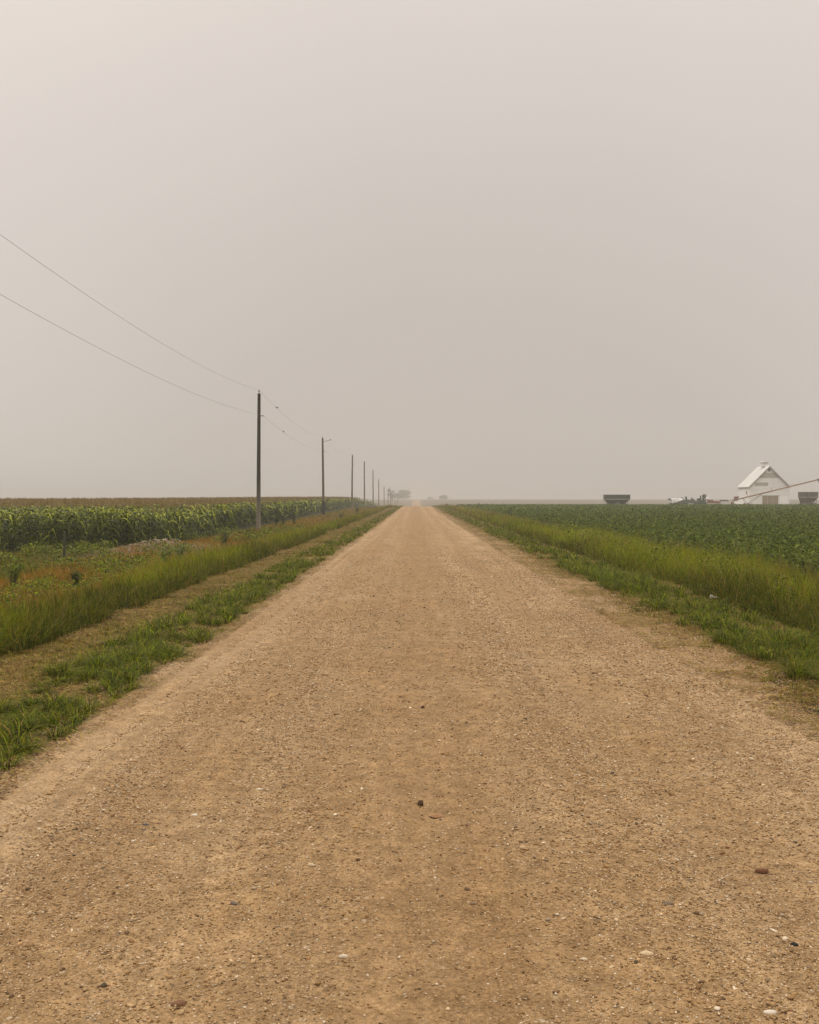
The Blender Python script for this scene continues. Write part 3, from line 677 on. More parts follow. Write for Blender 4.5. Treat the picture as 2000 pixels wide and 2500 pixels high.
def corn_band(y0, y1, xl, dens, **kw):
    n = int(dens * (-11 - xl) * (y1 - y0)); x = rng.uniform(xl, -11, n); y = rng.uniform(y0, y1, n)
    k = in_corn(x, y) & (x > -.47 * y - 2.5); x, y = x[k], y[k]
    corn_plants(x, y, **kw)
corn_band(38, 48, -26, 8.5, nl=10, wk=1.0, seg=4, tass=2)
corn_band(48, 62, -32, 6, nl=8, wk=1.25, seg=3, tass=5)
x = rng.uniform(-16, -11, 900); y = rng.uniform(60, 110, 900); k = in_corn(x, y); corn_plants(x[k], y[k], nl=9, wk=1.5, seg=3, tass=3)
corn_band(62, 110, -54, 3.2, nl=5, wk=1.9, seg=3, tass=6, low=.45)
x = rng.uniform(-18, -12, 1500); y = rng.uniform(110, 260, 1500); k = in_corn(x, y); corn_plants(x[k], y[k], nl=7, wk=2.6, seg=2, tass=3, low=.1)
corn_band(110, 220, -106, 1.15, nl=4, wk=3.4, seg=2, tass=6, low=.5)
corn_band(220, 480, -228, .28, nl=4, wk=6.5, seg=2, tass=6, low=.45)
corn.build('corn_crop', foliage('corn_leaf', .25, .14), 'tall green corn crop with tan tassels filling the field on the left', 'crop')

# ------------------------------------------------------------------ utility poles
def wood_mat(name, top, bot, z0, z1):
    m, t = new_mat(name); tcn = N(t, 'ShaderNodeTexCoord'); v = tcn.outputs['Object']
    mp = N(t, 'ShaderNodeMapping'); mp.inputs['Scale'].default_value = (9, 9, .5); L(t, v, mp.inputs[0])
    n = noise_col(t, 2.0, 6, mp.outputs[0], .7)
    sep = N(t, 'ShaderNodeSeparateXYZ'); L(t, v, sep.inputs[0])
    ad = N(t, 'ShaderNodeMath', operation='MULTIPLY_ADD'); L(t, n, ad.inputs[0]); ad.inputs[1].default_value = 2.2; L(t, sep.outputs[2], ad.inputs[2])
    c = mixc(t, mapr(t, ad.outputs[0], z0 + 1.1, z1 + 1.1, 0, 1), bot, top)
    c = mixc(t, 1.0, c, mixc(t, mapr(t, n, .3, .7, 0, 1), (.6, .6, .6), (1.35, 1.35, 1.35)), 'MULTIPLY')
    b = N(t, 'ShaderNodeBsdfPrincipled'); L(t, c, b.inputs['Base Color']); b.inputs['Roughness'].default_value = .9
    bn = N(t, 'ShaderNodeBump'); bn.inputs['Strength'].default_value = .5; bn.inputs['Distance'].default_value = .02; L(t, n, bn.inputs['Height']); L(t, bn.outputs[0], b.inputs['Normal'])
    out(t, b.outputs[0]); return m
M_pole1 = wood_mat('creosoted_wood', (.035, .030, .018), (.22, .18, .13), .6, 3.6)
M_pole2 = wood_mat('weathered_wood', (.12, .088, .05), (.19, .145, .09), 0, 2.5)
M_iron = paint('dark_iron', (.06, .055, .045), .6, .2, 10)
M_porc = paint('grey_porcelain', (.20, .19, .17), .35, .1, 10)
M_tar = paint('tar_wrap', (.025, .023, .018), .8, .3, 8)
PX = -10.75
poles = [(21, 6.75, 0), (68, 7.25, 1), (116, 7.15, 2), (168, 7.5, 1), (209, 8.0, 1), (252, 7.45, 1), (291, 5.95, 1), (340, 4.5, 1), (387, 4.05, 1), (427, 2.8, 1), (523, 2.9, 1), (582, 3.0, 1)]
plab = {21: 'utility pole standing just outside the left of the view', 68: 'nearest utility pole in view, dark above and grey at its foot', 116: 'second utility pole with a short slanting arm and black foot', 168: 'third utility pole, thin, with a pale foot in the grass',
        209: 'fourth utility pole, where the corn begins to drop away', 252: 'fifth utility pole, its foot hidden behind the grassy rise', 291: 'sixth utility pole, shorter looking beyond the rise', 340: 'seventh utility pole, faint, left of the hazy trees', 387: 'eighth utility pole, faint, touching the left side of the hazy tree',
        427: 'ninth utility pole, faint, standing in front of the hazy tree', 523: 'tenth utility pole, barely visible right of the hazy tree', 582: 'last utility pole, almost lost in the fog'}
tops = []
for (y, ht, kind) in poles:
    zt = EYE + ht; g0 = float(G(PX, y)); Hh = zt - g0
    r = empty('utility_pole', (PX, y, g0)); tag(r, plab[y], 'utility pole', 'utility poles in a line along the left verge')
    M = M_pole1 if y < 100 else M_pole2
    lean = .06 if y == 68 else random.uniform(-.1, .1)
    MB().tube([(lean * 0, 0, -.6), (lean * .3, 0, Hh * .4), (lean * .7, 0, Hh * .75), (lean, 0, Hh)], [.155, .135, .118, .105], 14).build('pole_shaft', M, r, smooth=False)
    p = MB(); p.tube([(lean, 0, Hh - .02), (lean, 0, Hh + .13)], .018, 6)
    pin = p.build('insulator_pin', M_iron, r)
    ins = MB().tube([(lean, 0, Hh + .10), (lean, 0, Hh + .14), (lean, 0, Hh + .17), (lean, 0, Hh + .22), (lean, 0, Hh + .26)], [.045, .055, .032, .045, .02], 10); ins.build('insulator', M_porc, r, smooth=True)
    hb = Hh - 1.52
    q = MB(); q.tube([(lean + .09, 0, hb), (lean + .24, 0, hb)], .02, 6); q.build('side_bracket', M_iron, r)
    q = MB(); q.tube([(lean + .2, 0, hb), (lean + .26, 0, hb), (lean + .31, 0, hb)], [.035, .045, .03], 8); q.build('side_insulator', M_porc, r, smooth=True)
    if kind == 2:
        a_ = MB(); a_.tube([(lean + .08, 0, Hh - .42), (lean + .9, 0, Hh - .18)], .022, 6); a_.build('slanting_arm', M_iron, r)
        a_ = MB(); a_.tube([(lean + .86, 0, Hh - .24), (lean + .9, 0, Hh - .15), (lean + .92, 0, Hh - .06)], [.05, .065, .03], 8); a_.build('arm_insulator', M_porc, r, smooth=True)
        MB().tube([(0, 0, .2), (.01, 0, 1.75)], .19, 14).build('black_foot_wrap', M_tar, r)
    if kind == 2 or y == 168 or y == 68:
        MB().tube([(lean * .1, -.15, .3), (lean * .5, -.128, Hh * .5), (lean, -.115, Hh - .5)], .010, 5).build('ground_wire', M_iron, r)
    tops.append((PX + lean, y, g0 + Hh + .22, PX + lean + .27, g0 + hb + .03))
M_wire = paint('grey_cable', (.28, .255, .225), .6, .1, 3)
def wire(idx, label, sag):
    mb = MB(); pts = []
    for i in range(len(tops) - 1):
        a, b_ = tops[i], tops[i + 1]
        A = np.array((a[0], a[1], a[2]) if idx == 0 else (a[3], a[1], a[4])); B = np.array((b_[0], b_[1], b_[2]) if idx == 0 else (b_[3], b_[1], b_[4]))
        for k in range(24):
            s_ = k / 24; p_ = A * (1 - s_) + B * s_; p_[2] -= 4 * sag * s_ * (1 - s_) * ((b_[1] - a[1]) / 47) ** 2; pts.append(p_)
    pts.append(B); mb.tube(pts, .0055, 5)
    return tag(mb.build('power_line', M_wire, smooth=True), label, 'wire', 'wires strung along the utility poles'), pts
w1, pts1 = wire(0, 'upper thin wire strung over the tops of the utility poles', .62)
w2, pts2 = wire(1, 'lower thin wire held by side brackets below the pole tops', .55)
def at_y(pts, y):
    P_ = np.array(pts); return [float(np.interp(y, P_[:, 1], P_[:, i])) for i in (0, 2)]

# birds on the wires --------------------------------------------------
M_bird = paint('dark_feathers', (.045, .035, .028), .6, .3, 30)
def bird(y, pts, label, pitch, yaw):
    bx, bz = at_y(pts, y); r = empty('bird', (bx, y, bz + .01), yaw)
    # body along local x (head towards -x), one continuous surface
    secs = []; prof = [(-.145, .004, .078), (-.125, .012, .080), (-.105, .026, .084), (-.085, .030, .082), (-.062, .028, .074), (-.03, .042, .058), (.01, .046, .048), (.05, .034, .046), (.085, .016, .048), (.11, .012, .047), (.15, .014, .045), (.175, .013, .044)]
    for (px_, rr, pz) in prof:
        X_ = px_ * math.cos(pitch) + (pz - .05) * math.sin(pitch); Z_ = -px_ * math.sin(pitch) + (pz - .05) * math.cos(pitch) + .055
        fl_ = .35 if px_ > .08 else 1.0
        secs.append([(X_, rr * math.cos(a), Z_ + rr * fl_ * math.sin(a)) for a in np.linspace(0, 2 * math.pi, 9)[:-1]])
    MB().loft(secs).build('body', M_bird, r, smooth=True)
    for s_ in (-1, 1):
        MB().tube([(.0, s_ * .015, .02), (.0, s_ * .015, -.004), (-.018, s_ * .015, -.006)], .003, 4).build('leg', M_bird, r)
        w = [(-.04, s_ * .040, .075), (.02, s_ * .048, .078), (.11, s_ * .022, .045), (.07, s_ * .036, .035), (-.02, s_ * .046, .040)]
        ca, sa = math.cos(pitch), math.sin(pitch)
        w = [(a * ca + (c_ - .05) * sa, b_, -a * sa + (c_ - .05) * ca + .055) for a, b_, c_ in w]
        mb = MB(); mb.add(w + [(a, b_ + s_ * .006, c_) for a, b_, c_ in w], [(0, 1, 2, 3, 4), (9, 8, 7, 6, 5)] + [(k, (k + 1) % 5, 5 + (k + 1) % 5, 5 + k) for k in range(5)]); mb.build('wing', M_bird, r)
    tag(r, label, 'bird', 'birds perched on the wires')
bird(77.0, pts1, 'small dark bird perched on the upper wire right of the nearest pole', .15, 0)
bird(78.8, pts2, 'small dark bird perched tail down on the lower wire right of the nearest pole', .75, 0)

# ------------------------------------------------------------------ white barn
yb = 240; 
def X_at(px, y): return (px - 1015) / 2430 * y
bx0, bx1 = X_at(1827, yb), X_at(1925, yb); bw = bx1 - bx0; bxc = (bx0 + bx1) / 2; bd = 8.0
gb = float(G(bxc, yb)) - .05; eave = EYE + (1220 - 1187) / 2430 * yb - gb; apex = EYE + (1220 - 1138) / 2430 * yb - gb
barn = empty('barn', (bxc, yb, gb)); tag(barn, 'white barn with steep gable roof and small roof cupola beyond the field', 'barn')
def siding(name, col, pitch=.22, scale=.8):
    m, t = new_mat(name); tcn = N(t, 'ShaderNodeTexCoord'); v = tcn.outputs['Object']; sep = N(t, 'ShaderNodeSeparateXYZ'); L(t, v, sep.inputs[0])
    md = N(t, 'ShaderNodeMath', operation='PINGPONG'); L(t, sep.outputs[2], md.inputs[0]); md.inputs[1].default_value = pitch
    n = noise_col(t, scale, 6, v, .65)
    c = mixc(t, mapr(t, n, .35, .7, 0, 1), tuple(c_ * .86 for c_ in col), col)
    c = mixc(t, mapr(t, md.outputs[0], 0, .03, .55, 0), c, tuple(c_ * .5 for c_ in col))
    b = N(t, 'ShaderNodeBsdfPrincipled'); L(t, c, b.inputs['Base Color']); b.inputs['Roughness'].default_value = .7
    bn = N(t, 'ShaderNodeBump'); bn.inputs['Strength'].default_value = .6; bn.inputs['Distance'].default_value = .03; L(t, md.outputs[0], bn.inputs['Height']); L(t, bn.outputs[0], b.inputs['Normal'])
    out(t, b.outputs[0]); return m
M_side = siding('white_siding', (.90, .89, .86)); M_side2 = siding('grey_siding', (.47, .45, .38), .3)
M_roofw = paint('white_roof_metal', (.52, .50, .475), .55, .08, .6); M_trim = paint('grey_trim', (.36, .34, .29), .7, .1, 2)
h2 = bw / 2
mb = MB(); F_ = [(-h2, 0, 0), (h2, 0, 0), (h2, 0, eave), (0, 0, apex - .12), (-h2, 0, eave)]
mb.add(F_ + [(x, bd, z) for x, _, z in F_], [(0, 1, 2, 3, 4), (9, 8, 7, 6, 5), (1, 6, 7, 2), (0, 4, 9, 5), (5, 6, 1, 0), (2, 7, 8, 3), (3, 8, 9, 4)])
mb.build('wall', M_side, barn)
sl = math.hypot(h2, apex - eave); ang = math.atan2(apex - eave, h2)
rf = MB()
for s_ in (-1, 1):
    ov = .3; ex = s_ * (h2 + ov * math.cos(ang)); ez = eave - ov * math.sin(ang)
    top = [(0, -.35, apex + .06), (ex, -.35, ez + .06), (ex, bd + .35, ez + .06), (0, bd + .35, apex + .06)]
    bot = [(x, y_, z - .1) for x, y_, z in top]
    rf.add(top + bot, [(0, 1, 2, 3) if s_ < 0 else (3, 2, 1, 0), (7, 6, 5, 4) if s_ < 0 else (4, 5, 6, 7), (0, 4, 5, 1), (1, 5, 6, 2), (2, 6, 7, 3), (3, 7, 4, 0)])
    mb = MB(); A = (0, -.37, apex - .02); B = (ex, -.37, ez - .02)
    mb.add([(A[0], A[1], A[2] + .0), (B[0], B[1], B[2]), (B[0], B[1], B[2] - .22), (A[0], A[1], A[2] - .28), (A[0], A[1] + .05, A[2]), (B[0], B[1] + .05, B[2]), (B[0], B[1] + .05, B[2] - .22), (A[0], A[1] + .05, A[2] - .28)], [(0, 1, 2, 3), (7, 6, 5, 4), (0, 4, 5, 1), (2, 6, 7, 3), (1, 5, 6, 2), (0, 3, 7, 4)])
    mb.build('gable_trim', M_trim, barn)
roof = rf.build('roof', M_roofw, barn)
MB().box((-h2 - .2, bd / 2, eave - .28), (.12, bd + .6, .22)).build('eave_trim', M_trim, barn)
cu = MB(); cu.box((0, bd * .45, apex + .45), (1.5, 1.5, .9)); cup = cu.build('cupola', M_side, roof)
cr = MB(); cr.loft([cr.rect(-1.0, 1.0, bd * .45 - 1.0, bd * .45 + 1.0, apex + .92), cr.rect(-1.0, 1.0, bd * .45 - 1.0, bd * .45 + 1.0, apex + 1.0), cr.rect(-.25, .25, bd * .45 - .9, bd * .45 + .9, apex + 1.25)]); cr.build('cupola_roof', M_roofw, roof)
zb = lambda row: EYE + (1220 - row) / 2430 * yb - gb
xb = lambda px: X_at(px, yb) - bxc
# grey weathered bands on the gable
mb = MB(); z0, z1 = zb(1167), zb(1154); k = lambda z: h2 * (apex - .12 - z) / (apex - .12 - eave) - .35
mb.add([(-k(z0), -.03, z0), (k(z0), -.03, z0), (k(z1), -.03, z1), (-k(z1), -.03, z1), (-k(z0), .02, z0), (k(z0), .02, z0), (k(z1), .02, z1), (-k(z1), .02, z1)], [(0, 1, 2, 3), (7, 6, 5, 4), (0, 4, 5, 1), (1, 5, 6, 2), (2, 6, 7, 3), (3, 7, 4, 0)])
o = mb.build('gable_panel', M_side2, barn); o['label'] = 'grey weathered band across the upper gable'
mb = MB(); mb.box(((xb(1841) + xb(1873)) / 2, -.01, (zb(1186) + zb(1178)) / 2), (xb(1873) - xb(1841), .06, zb(1178) - zb(1186))); o = mb.build('gable_panel', M_side2, barn); o['label'] = 'grey weathered board below the gable band'
mb = MB(); mb.box((xb(1875.5), -.02, zb(1147.5)), (.55, .08, .75)); vent = mb.build('gable_vent', paint('vent_dark', (.10, .10, .085), .8), barn)
M_door = siding('brown_boards', (.33, .25, .16), .4, 1.5)
dz = zb(1211); xd0, xd1 = xb(1859), xb(1898)
w3 = (xd1 - xd0) / 3
for k in range(3):
    mb = MB(); mb.box((xd0 + w3 * (k + .5), -.02 - .02 * (k % 2), dz / 2), (w3 - .06, .08, dz)); dr = mb.build('barn_door', M_door, barn)
MB().box(((xd0 + xd1) / 2, -.05, dz + .1), (xd1 - xd0 + .5, .14, .16)).build('door_track', M_trim, barn)
MB().box(((xb(1901) + xb(1922)) / 2, -.03, dz / 2 - .05), (xb(1922) - xb(1901), .1, dz)).build('white_door', paint('white_door_paint', (.92, .92, .90), .6, .05), barn)
MB().box((0, bd / 2, .12), (bw + .12, bd + .12, .3)).build('foundation', paint('concrete', (.32, .30, .27), .9), barn)

# ------------------------------------------------------------------ gravity wagons
M_wag = paint('dark_green_paint', (.026, .042, .016), .55, .25, 1.2, (.10, .06, .035), .3)
M_wag2 = paint('dull_grey_paint', (.045, .052, .03), .6, .3, 1.2, (.16, .075, .04), .5)
M_tyre = paint('tyre_rubber', (.03, .028, .026), .9, .2, 4); M_rim = paint('wheel_rim', (.35, .12, .06), .6, .2, 4)
M_band = paint('wagon_band', (.20, .19, .16), .6, .2, 2)
def wheel(parent, x, y, r, w):
    mb = MB(); prof = [(-w / 2, r * .55), (-w / 2, r * .92), (-w * .35, r), (w * .35, r), (w / 2, r * .92), (w / 2, r * .55)]
    secs = [[(x + rr * math.cos(a), y + q, r + rr * math.sin(a)) for a in np.linspace(0, 2 * math.pi, 21)[:-1]] for q, rr in prof]
    wh = mb.loft(secs).build('wheel', M_tyre, parent, smooth=False)
    MB().tube([(x, y - w * .56, r), (x, y + w * .56, r)], [r * .5, r * .5], 12).build('rim', M_rim, wh)
def wagon(px0, px1, y, top_row, label, mat, rz, lower=.55):
    xc = (X_at(px0, y) + X_at(px1, y)) / 2; Ln = X_at(px1, y) - X_at(px0, y); g0 = float(G(xc, y)); H = EYE + (1220 - top_row) / 2430 * y - g0
    if rz: Ln *= .84
    r = empty('grain_wagon', (xc, y, g0), rz); h = Ln / 2; D = 1.25
    zt, zm, zl = H, H * .66, H * .22
    up = MB(); up.loft([up.rect(-h, h, -D, D, zm), up.rect(-h, h, -D, D, zt)], cap=False)
    up.loft([up.rect(-h + .06, h - .06, -D + .06, D - .06, zt), up.rect(-h + .06, h - .06, -D + .06, D - .06, zm)], cap=False)
    body = up.build('upper_box', mat, r)
    rim = MB()
    for (c_, d_) in (((0, -D, zt), (2 * h + .12, .1, .09)), ((0, D, zt), (2 * h + .12, .1, .09)), ((-h, 0, zt), (.1, 2 * D - .1, .09)), ((h, 0, zt), (.1, 2 * D - .1, .09))): rim.box(c_, d_)
    rim.build('rim_rail', M_band, body)
    for k in np.linspace(-h + .1, h - .1, 6): MB().box((k, -D - .03, (zt + zm) / 2), (.07, .07, zt - zm - .1)).build('stiffener', mat, body)
    bd_ = MB(); bd_.box((0, 0, zm - .06), (2 * h + .03, 2 * D + .03, .2)); bd_.build('belt_band', M_band, r)
    lo = MB(); lo.loft([lo.rect(-h * lower, h * lower, -D * .35, D * .9, zl), lo.rect(-h * .98, h * .98, -D * .98, D * .98, zm - .17)]); lo.build('hopper', mat, r)
    ch = MB(); ch.loft([ch.rect(-.45, .45, -D * 1.05, -D * .3, zl - .05), ch.rect(-.45, .45, -D * .85, 0, zl + .45)]); ch.build('chute', mat, r)
    fr_ = MB()
    for s_ in (-1, 1):
        fr_.box((0, s_ * .45, .62), (h * 1.7, .12, .16))
        for q in (-1, 1): fr_.tube([(q * h * .78, s_ * D * .8, .6), (q * h * .78, s_ * D * .9, zm - .15)], .05, 6)
    for q in (-1, 1): fr_.box((q * h * .62, 0, .45), (.14, 2 * D * .85, .14))
    fr_.build('frame', M_tyre, r)
    for q in (-1, 1):
        for s_ in (-1, 1): wheel(r, q * h * .62, s_ * D * .85, .42, .28)
    MB().tube([(h * .7, 0, .5), (h + 1.2, 0, .25)], .05, 6).build('tongue', M_tyre, r)
    tag(r, label, 'wagon', 'gravity grain wagons parked beyond the soybeans'); return r
wagon(1475, 1535, 216, 1208, 'dark grain wagon standing alone at the far edge of the soybeans', M_wag, 0)
wagon(1946, 1995, 232, 1201.5, 'grey and rusty grain wagon parked right of the white barn', M_wag2, R(32), .62)

# ------------------------------------------------------------------ auger
ya = 229
M_aug = paint('faded_orange_paint', (.25, .125, .05), .6, .3, 1.5, (.22, .12, .06), .5)
M_red = paint('faded_red_paint', (.22, .09, .045), .7, .3, 2, (.12, .07, .04), .4)
def ZR(row, y): return EYE + (1220 - row) / 2430 * y
ax0, az0, ax1, az1 = X_at(1788, ya), ZR(1222, ya), X_at(1995, ya), ZR(1171, ya)
ga = float(G(ax0, ya)); au = empty('grain_auger', (ax0, ya, ga)); tag(au, 'long orange grain auger slanting up across the front of the white barn', 'auger')
ex, ez = ax1 - ax0, az1 - az0; z0 = az0 - ga
pt = lambda s_: (ex * s_, 0, z0 + ez * s_)
MB().tube([pt(-.01), pt(.5), pt(1)], .15, 12).build('auger_tube', M_aug, au, smooth=True)
MB().box((pt(1)[0] + .05, 0, pt(1)[2] + .03), (.45, .34, .34), ry=-.2).build('discharge_head', M_aug, au)
MB().tube([(pt(1)[0] + .05, 0, pt(1)[2]), (pt(1)[0] - .02, 0, pt(1)[2] - .55)], [.15, .12], 8).build('spout', M_red, au)
for s_, hh in ((.17, 1.35), (.455, .75)):
    p = pt(s_); mb = MB(); mb.tube([p, (p[0] - .12 * hh, 0, p[2] + hh)], [.04, .04], 6)
    if s_ < .3: mb.box((p[0] - .2, 0, p[2] + hh - .35), (.22, .12, .7), ry=.1)
    mb.build('truss_post', M_red, au)
cb = MB(); a_, b_, c_, d_ = pt(.03), pt(.17), pt(.455), pt(.9)
cb.tube([a_, (b_[0] - .16, 0, b_[2] + 1.3), (c_[0] - .09, 0, c_[2] + .73), d_], .010, 4); cb.build('truss_cable', M_iron, au)
un = MB()
for s_ in (-1, 1):
    un.tube([(pt(.34)[0], s_ * .15, pt(.34)[2] - .1), (pt(.16)[0], s_ * 1.1, .45)], .045, 6)
    un.tube([(pt(.12)[0], s_ * .15, pt(.12)[2] - .1), (pt(.16)[0], s_ * 1.1, .45)], .045, 6)
un.tube([(pt(.16)[0], -1.1, .45), (pt(.16)[0], 1.1, .45)], .05, 6); un.build('undercarriage', M_red, au)
for s_ in (-1, 1): wheel(au, pt(.16)[0], s_ * 1.2, .4, .22)
hp = MB(); hp.loft([hp.rect(-1.5, .2, -.5, .5, .35), hp.rect(-1.9, .5, -.8, .8, 1.0)]); hp.build('intake_hopper', M_red, au)
MB().box((.55, -.35, z0 + .55), (.75, .6, .75)).build('drive_motor', M_red, au)
MB().tube([(.9, -.25, z0 + .5), (1.2, -.25, z0 + 1.0)], .12, 8).build('drive_guard', M_iron, au)

# ------------------------------------------------------------------ implements beside the auger
ym = 222
M_white = paint('white_sheet_metal', (.58, .56, .53), .6, .1, 1.5); M_grey = paint('grey_steel', (.10, .11, .08), .6, .2, 2, (.18, .11, .06), .3)
M_dgreen = paint('implement_green', (.02, .045, .014), .55, .25, 2)
def XM(px): return X_at(px, ym)
def base(px): x_ = XM(px); return x_, float(G(x_, ym))
# 1 header with white curved hood
x_, g0 = base(1648); r = empty('harvest_header', (x_, ym, g0)); tag(r, 'harvester header with curved white hood and dark folded arm, leftmost in the machinery row', 'farm implement', 'farm implements parked beside the barn')
Z = lambda row: ZR(row, ym) - g0
mb = MB(); secs = []
for px, top, bot in ((1637, 1223, 1227), (1640, 1218, 1229), (1648, 1217, 1226), (1656, 1217, 1223), (1664, 1217, 1219)):
    q = XM(px) - x_; secs.append([(q, -1.0, Z(bot)), (q, -.6, Z(top)), (q, .9, Z(top) + .05), (q, 1.0, Z(bot))])
mb.loft(secs).build('hood', M_white, r)
mb = MB(); secs = []
for px, top, bot in ((1636, 1229, 1236), (1644, 1226.5, 1236), (1654, 1223.5, 1236), (1666, 1220, 1236), (1676, 1222, 1236)):
    q = XM(px) - x_; secs.append([(q, -.9, Z(bot)), (q, -.8, Z(top)), (q, .8, Z(top)), (q, .9, Z(bot))])
mb.loft(secs).build('header_body', M_grey, r)
mb = MB(); mb.tube([(XM(1629) - x_, -.3, Z(1219)), (XM(1633) - x_, -.3, Z(1218.5)), (XM(1640) - x_, -.3, Z(1223.5))], [.16, .22, .12], 8); mb.tube([(XM(1631) - x_, 0, Z(1232)), (XM(1638) - x_, 0, Z(1227))], .14, 6); mb.build('folded_arm', M_grey, r)
rl = MB(); rl.tube([(XM(1640) - x_, -1.2, .9), (XM(1672) - x_, -1.2, .9)], .1, 8)
for k in range(6):
    a = k * math.pi / 3; rl.tube([(XM(1640) - x_, -1.2 + .45 * math.cos(a), .9 + .45 * math.sin(a)), (XM(1672) - x_, -1.2 + .45 * math.cos(a), .9 + .45 * math.sin(a))], .03, 5)
rl.build('reel', M_dgreen, r)
for px in (1650, 1668): wheel(r, XM(px) - x_, .4, .35, .2)
# 2 folded cultivator
x_, g0 = base(1682); r = empty('field_cultivator', (x_, ym + 1, g0)); tag(r, 'folded field cultivator with grey frame and dark upright shanks right of the white hood', 'farm implement', 'farm implements parked beside the barn')
mb = MB(); mb.box((0, 0, Z(1226)), (3.6, 1.6, .5)); mb.box((.6, .2, Z(1222)), (1.6, 1.2, .45)); mb.build('main_frame', M_grey, r)
for px, a, b_, w in ((1667, 1214, 1222, .16), (1670, 1215.5, 1219, .12), (1677, 1212, 1222, .22), (1679, 1218, 1224, .16), (1691, 1215, 1222, .18), (1694, 1217, 1224, .14)):
    q = XM(px) - x_; mb = MB(); mb.tube([(q, 0, Z(b_)), (q + .03, 0, Z((a + b_) / 2)), (q - .08, 0, Z(a))], [w * .7, w, w * .8], 7); mb.build('shank', M_dgreen, r)
for px in (1664, 1672, 1680, 1688, 1698): q = XM(px) - x_; MB().tube([(q, -.8, Z(1226)), (q - .15, -1.0, .35), (q + .1, -1.1, .1)], .06, 5).build('tine', M_dgreen, r)
for px in (1670, 1696): wheel(r, XM(px) - x_, -.5, .38, .25)
# 3 row planter, marker arms raised
x_, g0 = base(1710); r = empty('row_planter', (x_, ym, g0)); tag(r, 'dark green row planter with tall raised marker arms between cultivator and red trailer', 'farm implement', 'farm implements parked beside the barn')
mb = MB(); mb.box((0, 0, .75), (2.4, 1.0, .3)); mb.tube([(-1.1, 0, .75), (-1.9, 0, .55)], .08, 6); mb.build('toolbar', M_dgreen, r)
for px, a, b_, w in ((1702, 1217, 1231, .24), (1706, 1216, 1232, .28), (1709, 1210, 1222, .20), (1715.5, 1208.5, 1232, .27)):
    q = XM(px) - x_; mb = MB(); mb.tube([(q - .1, 0, max(.2, Z(b_))), (q + .05, 0, Z((a + b_) / 2)), (q, 0, Z(a))], [w * .8, w, w * .85], 7); mb.build('marker_arm', M_dgreen, r)
for q in (-.7, 0, .7):
    mb = MB(); mb.loft([mb.rect(q - .22, q + .22, -.5, -.05, .9), mb.rect(q - .28, q + .28, -.6, .05, 1.5)]); mb.build('seed_box', M_grey, r)
for q in (-1.0, 1.0): wheel(r, q, .3, .36, .2)
# 4 red trailer with white tank
x_, g0 = base(1741); r = empty('hay_trailer', (x_, ym, g0)); tag(r, 'low rusty red flat trailer right of the planter arms', 'trailer')
MB().box((0, 0, Z(1226)), (2.6, 1.8, .45)).build('bed', M_red, r)
MB().box((-.75, 0, Z(1222)), (.9, 1.5, .4)).build('front_rack', M_red, r)
for q in (-.8, .8):
    for s_ in (-.9, .9): wheel(r, q, s_, .33, .22)
MB().tube([(1.3, 0, .6), (2.4, 0, .4)], .05, 6).build('tongue', M_red, r)
x_, g0 = base(1731); r = empty('fuel_tank', (x_, ym + 4, g0)); tag(r, 'grey square tank raised on thin legs behind the red trailer', 'tank')
Z4 = lambda row: ZR(row, ym + 4) - g0
MB().box((0, 0, Z4(1211.5)), (.62, .8, .85)).build('tank_body', M_grey, r)
for s_ in (-.25, .25):
    for q in (-.3, .3): MB().tube([(s_, q, 0), (s_, q, Z4(1216))], .04, 5).build('leg', M_grey, r)
x_, g0 = base(1738); r = empty('white_box', (x_, ym + 7, g0)); tag(r, 'small pale shed-like box standing behind the red trailer', 'storage box')  # plain white box under a low pitched roof
MB().box((0, 0, 1.0), (1.9, 1.6, 1.7)).build('box_wall', M_white, r)
mb = MB(); mb.loft([mb.rect(-1.05, 1.05, -.9, .9, 1.86), mb.rect(-.9, .9, -.1, .1, 2.15)]); mb.build('box_roof', M_white, r)
x_, g0 = base(1766); r = empty('flat_wagon', (x_, ym, g0)); tag(r, 'low white flatbed wagon between the red trailer and the auger intake', 'trailer')
MB().box((0, 0, Z(1229)), (2.5, 1.7, .5)).build('bed', M_white, r)
for q in (-.8, .8):
    for s_ in (-.85, .85): wheel(r, q, s_, .3, .2)
MB().box((.2, .5, Z(1222)), (1.6, .9, .35)).build('cargo_rack', M_grey, r)
x_, g0 = base(1797); r = empty('water_tank', (x_, ym, g0)); tag(r, 'rounded white tank on the ground under the low end of the auger', 'tank')
mb = MB(); secs = [[(q, .45 * k * math.cos(a), .62 + .45 * k * math.sin(a)) for a in np.linspace(0, 2 * math.pi, 13)[:-1]] for q, k in ((-.55, .4), (-.5, .85), (-.35, 1), (.35, 1), (.5, .85), (.55, .4))]
mb.loft(secs).build('tank_body', M_white, r, smooth=True)
MB().box((0, 0, .12), (1.1, .6, .24)).build('tank_cradle', M_grey, r)

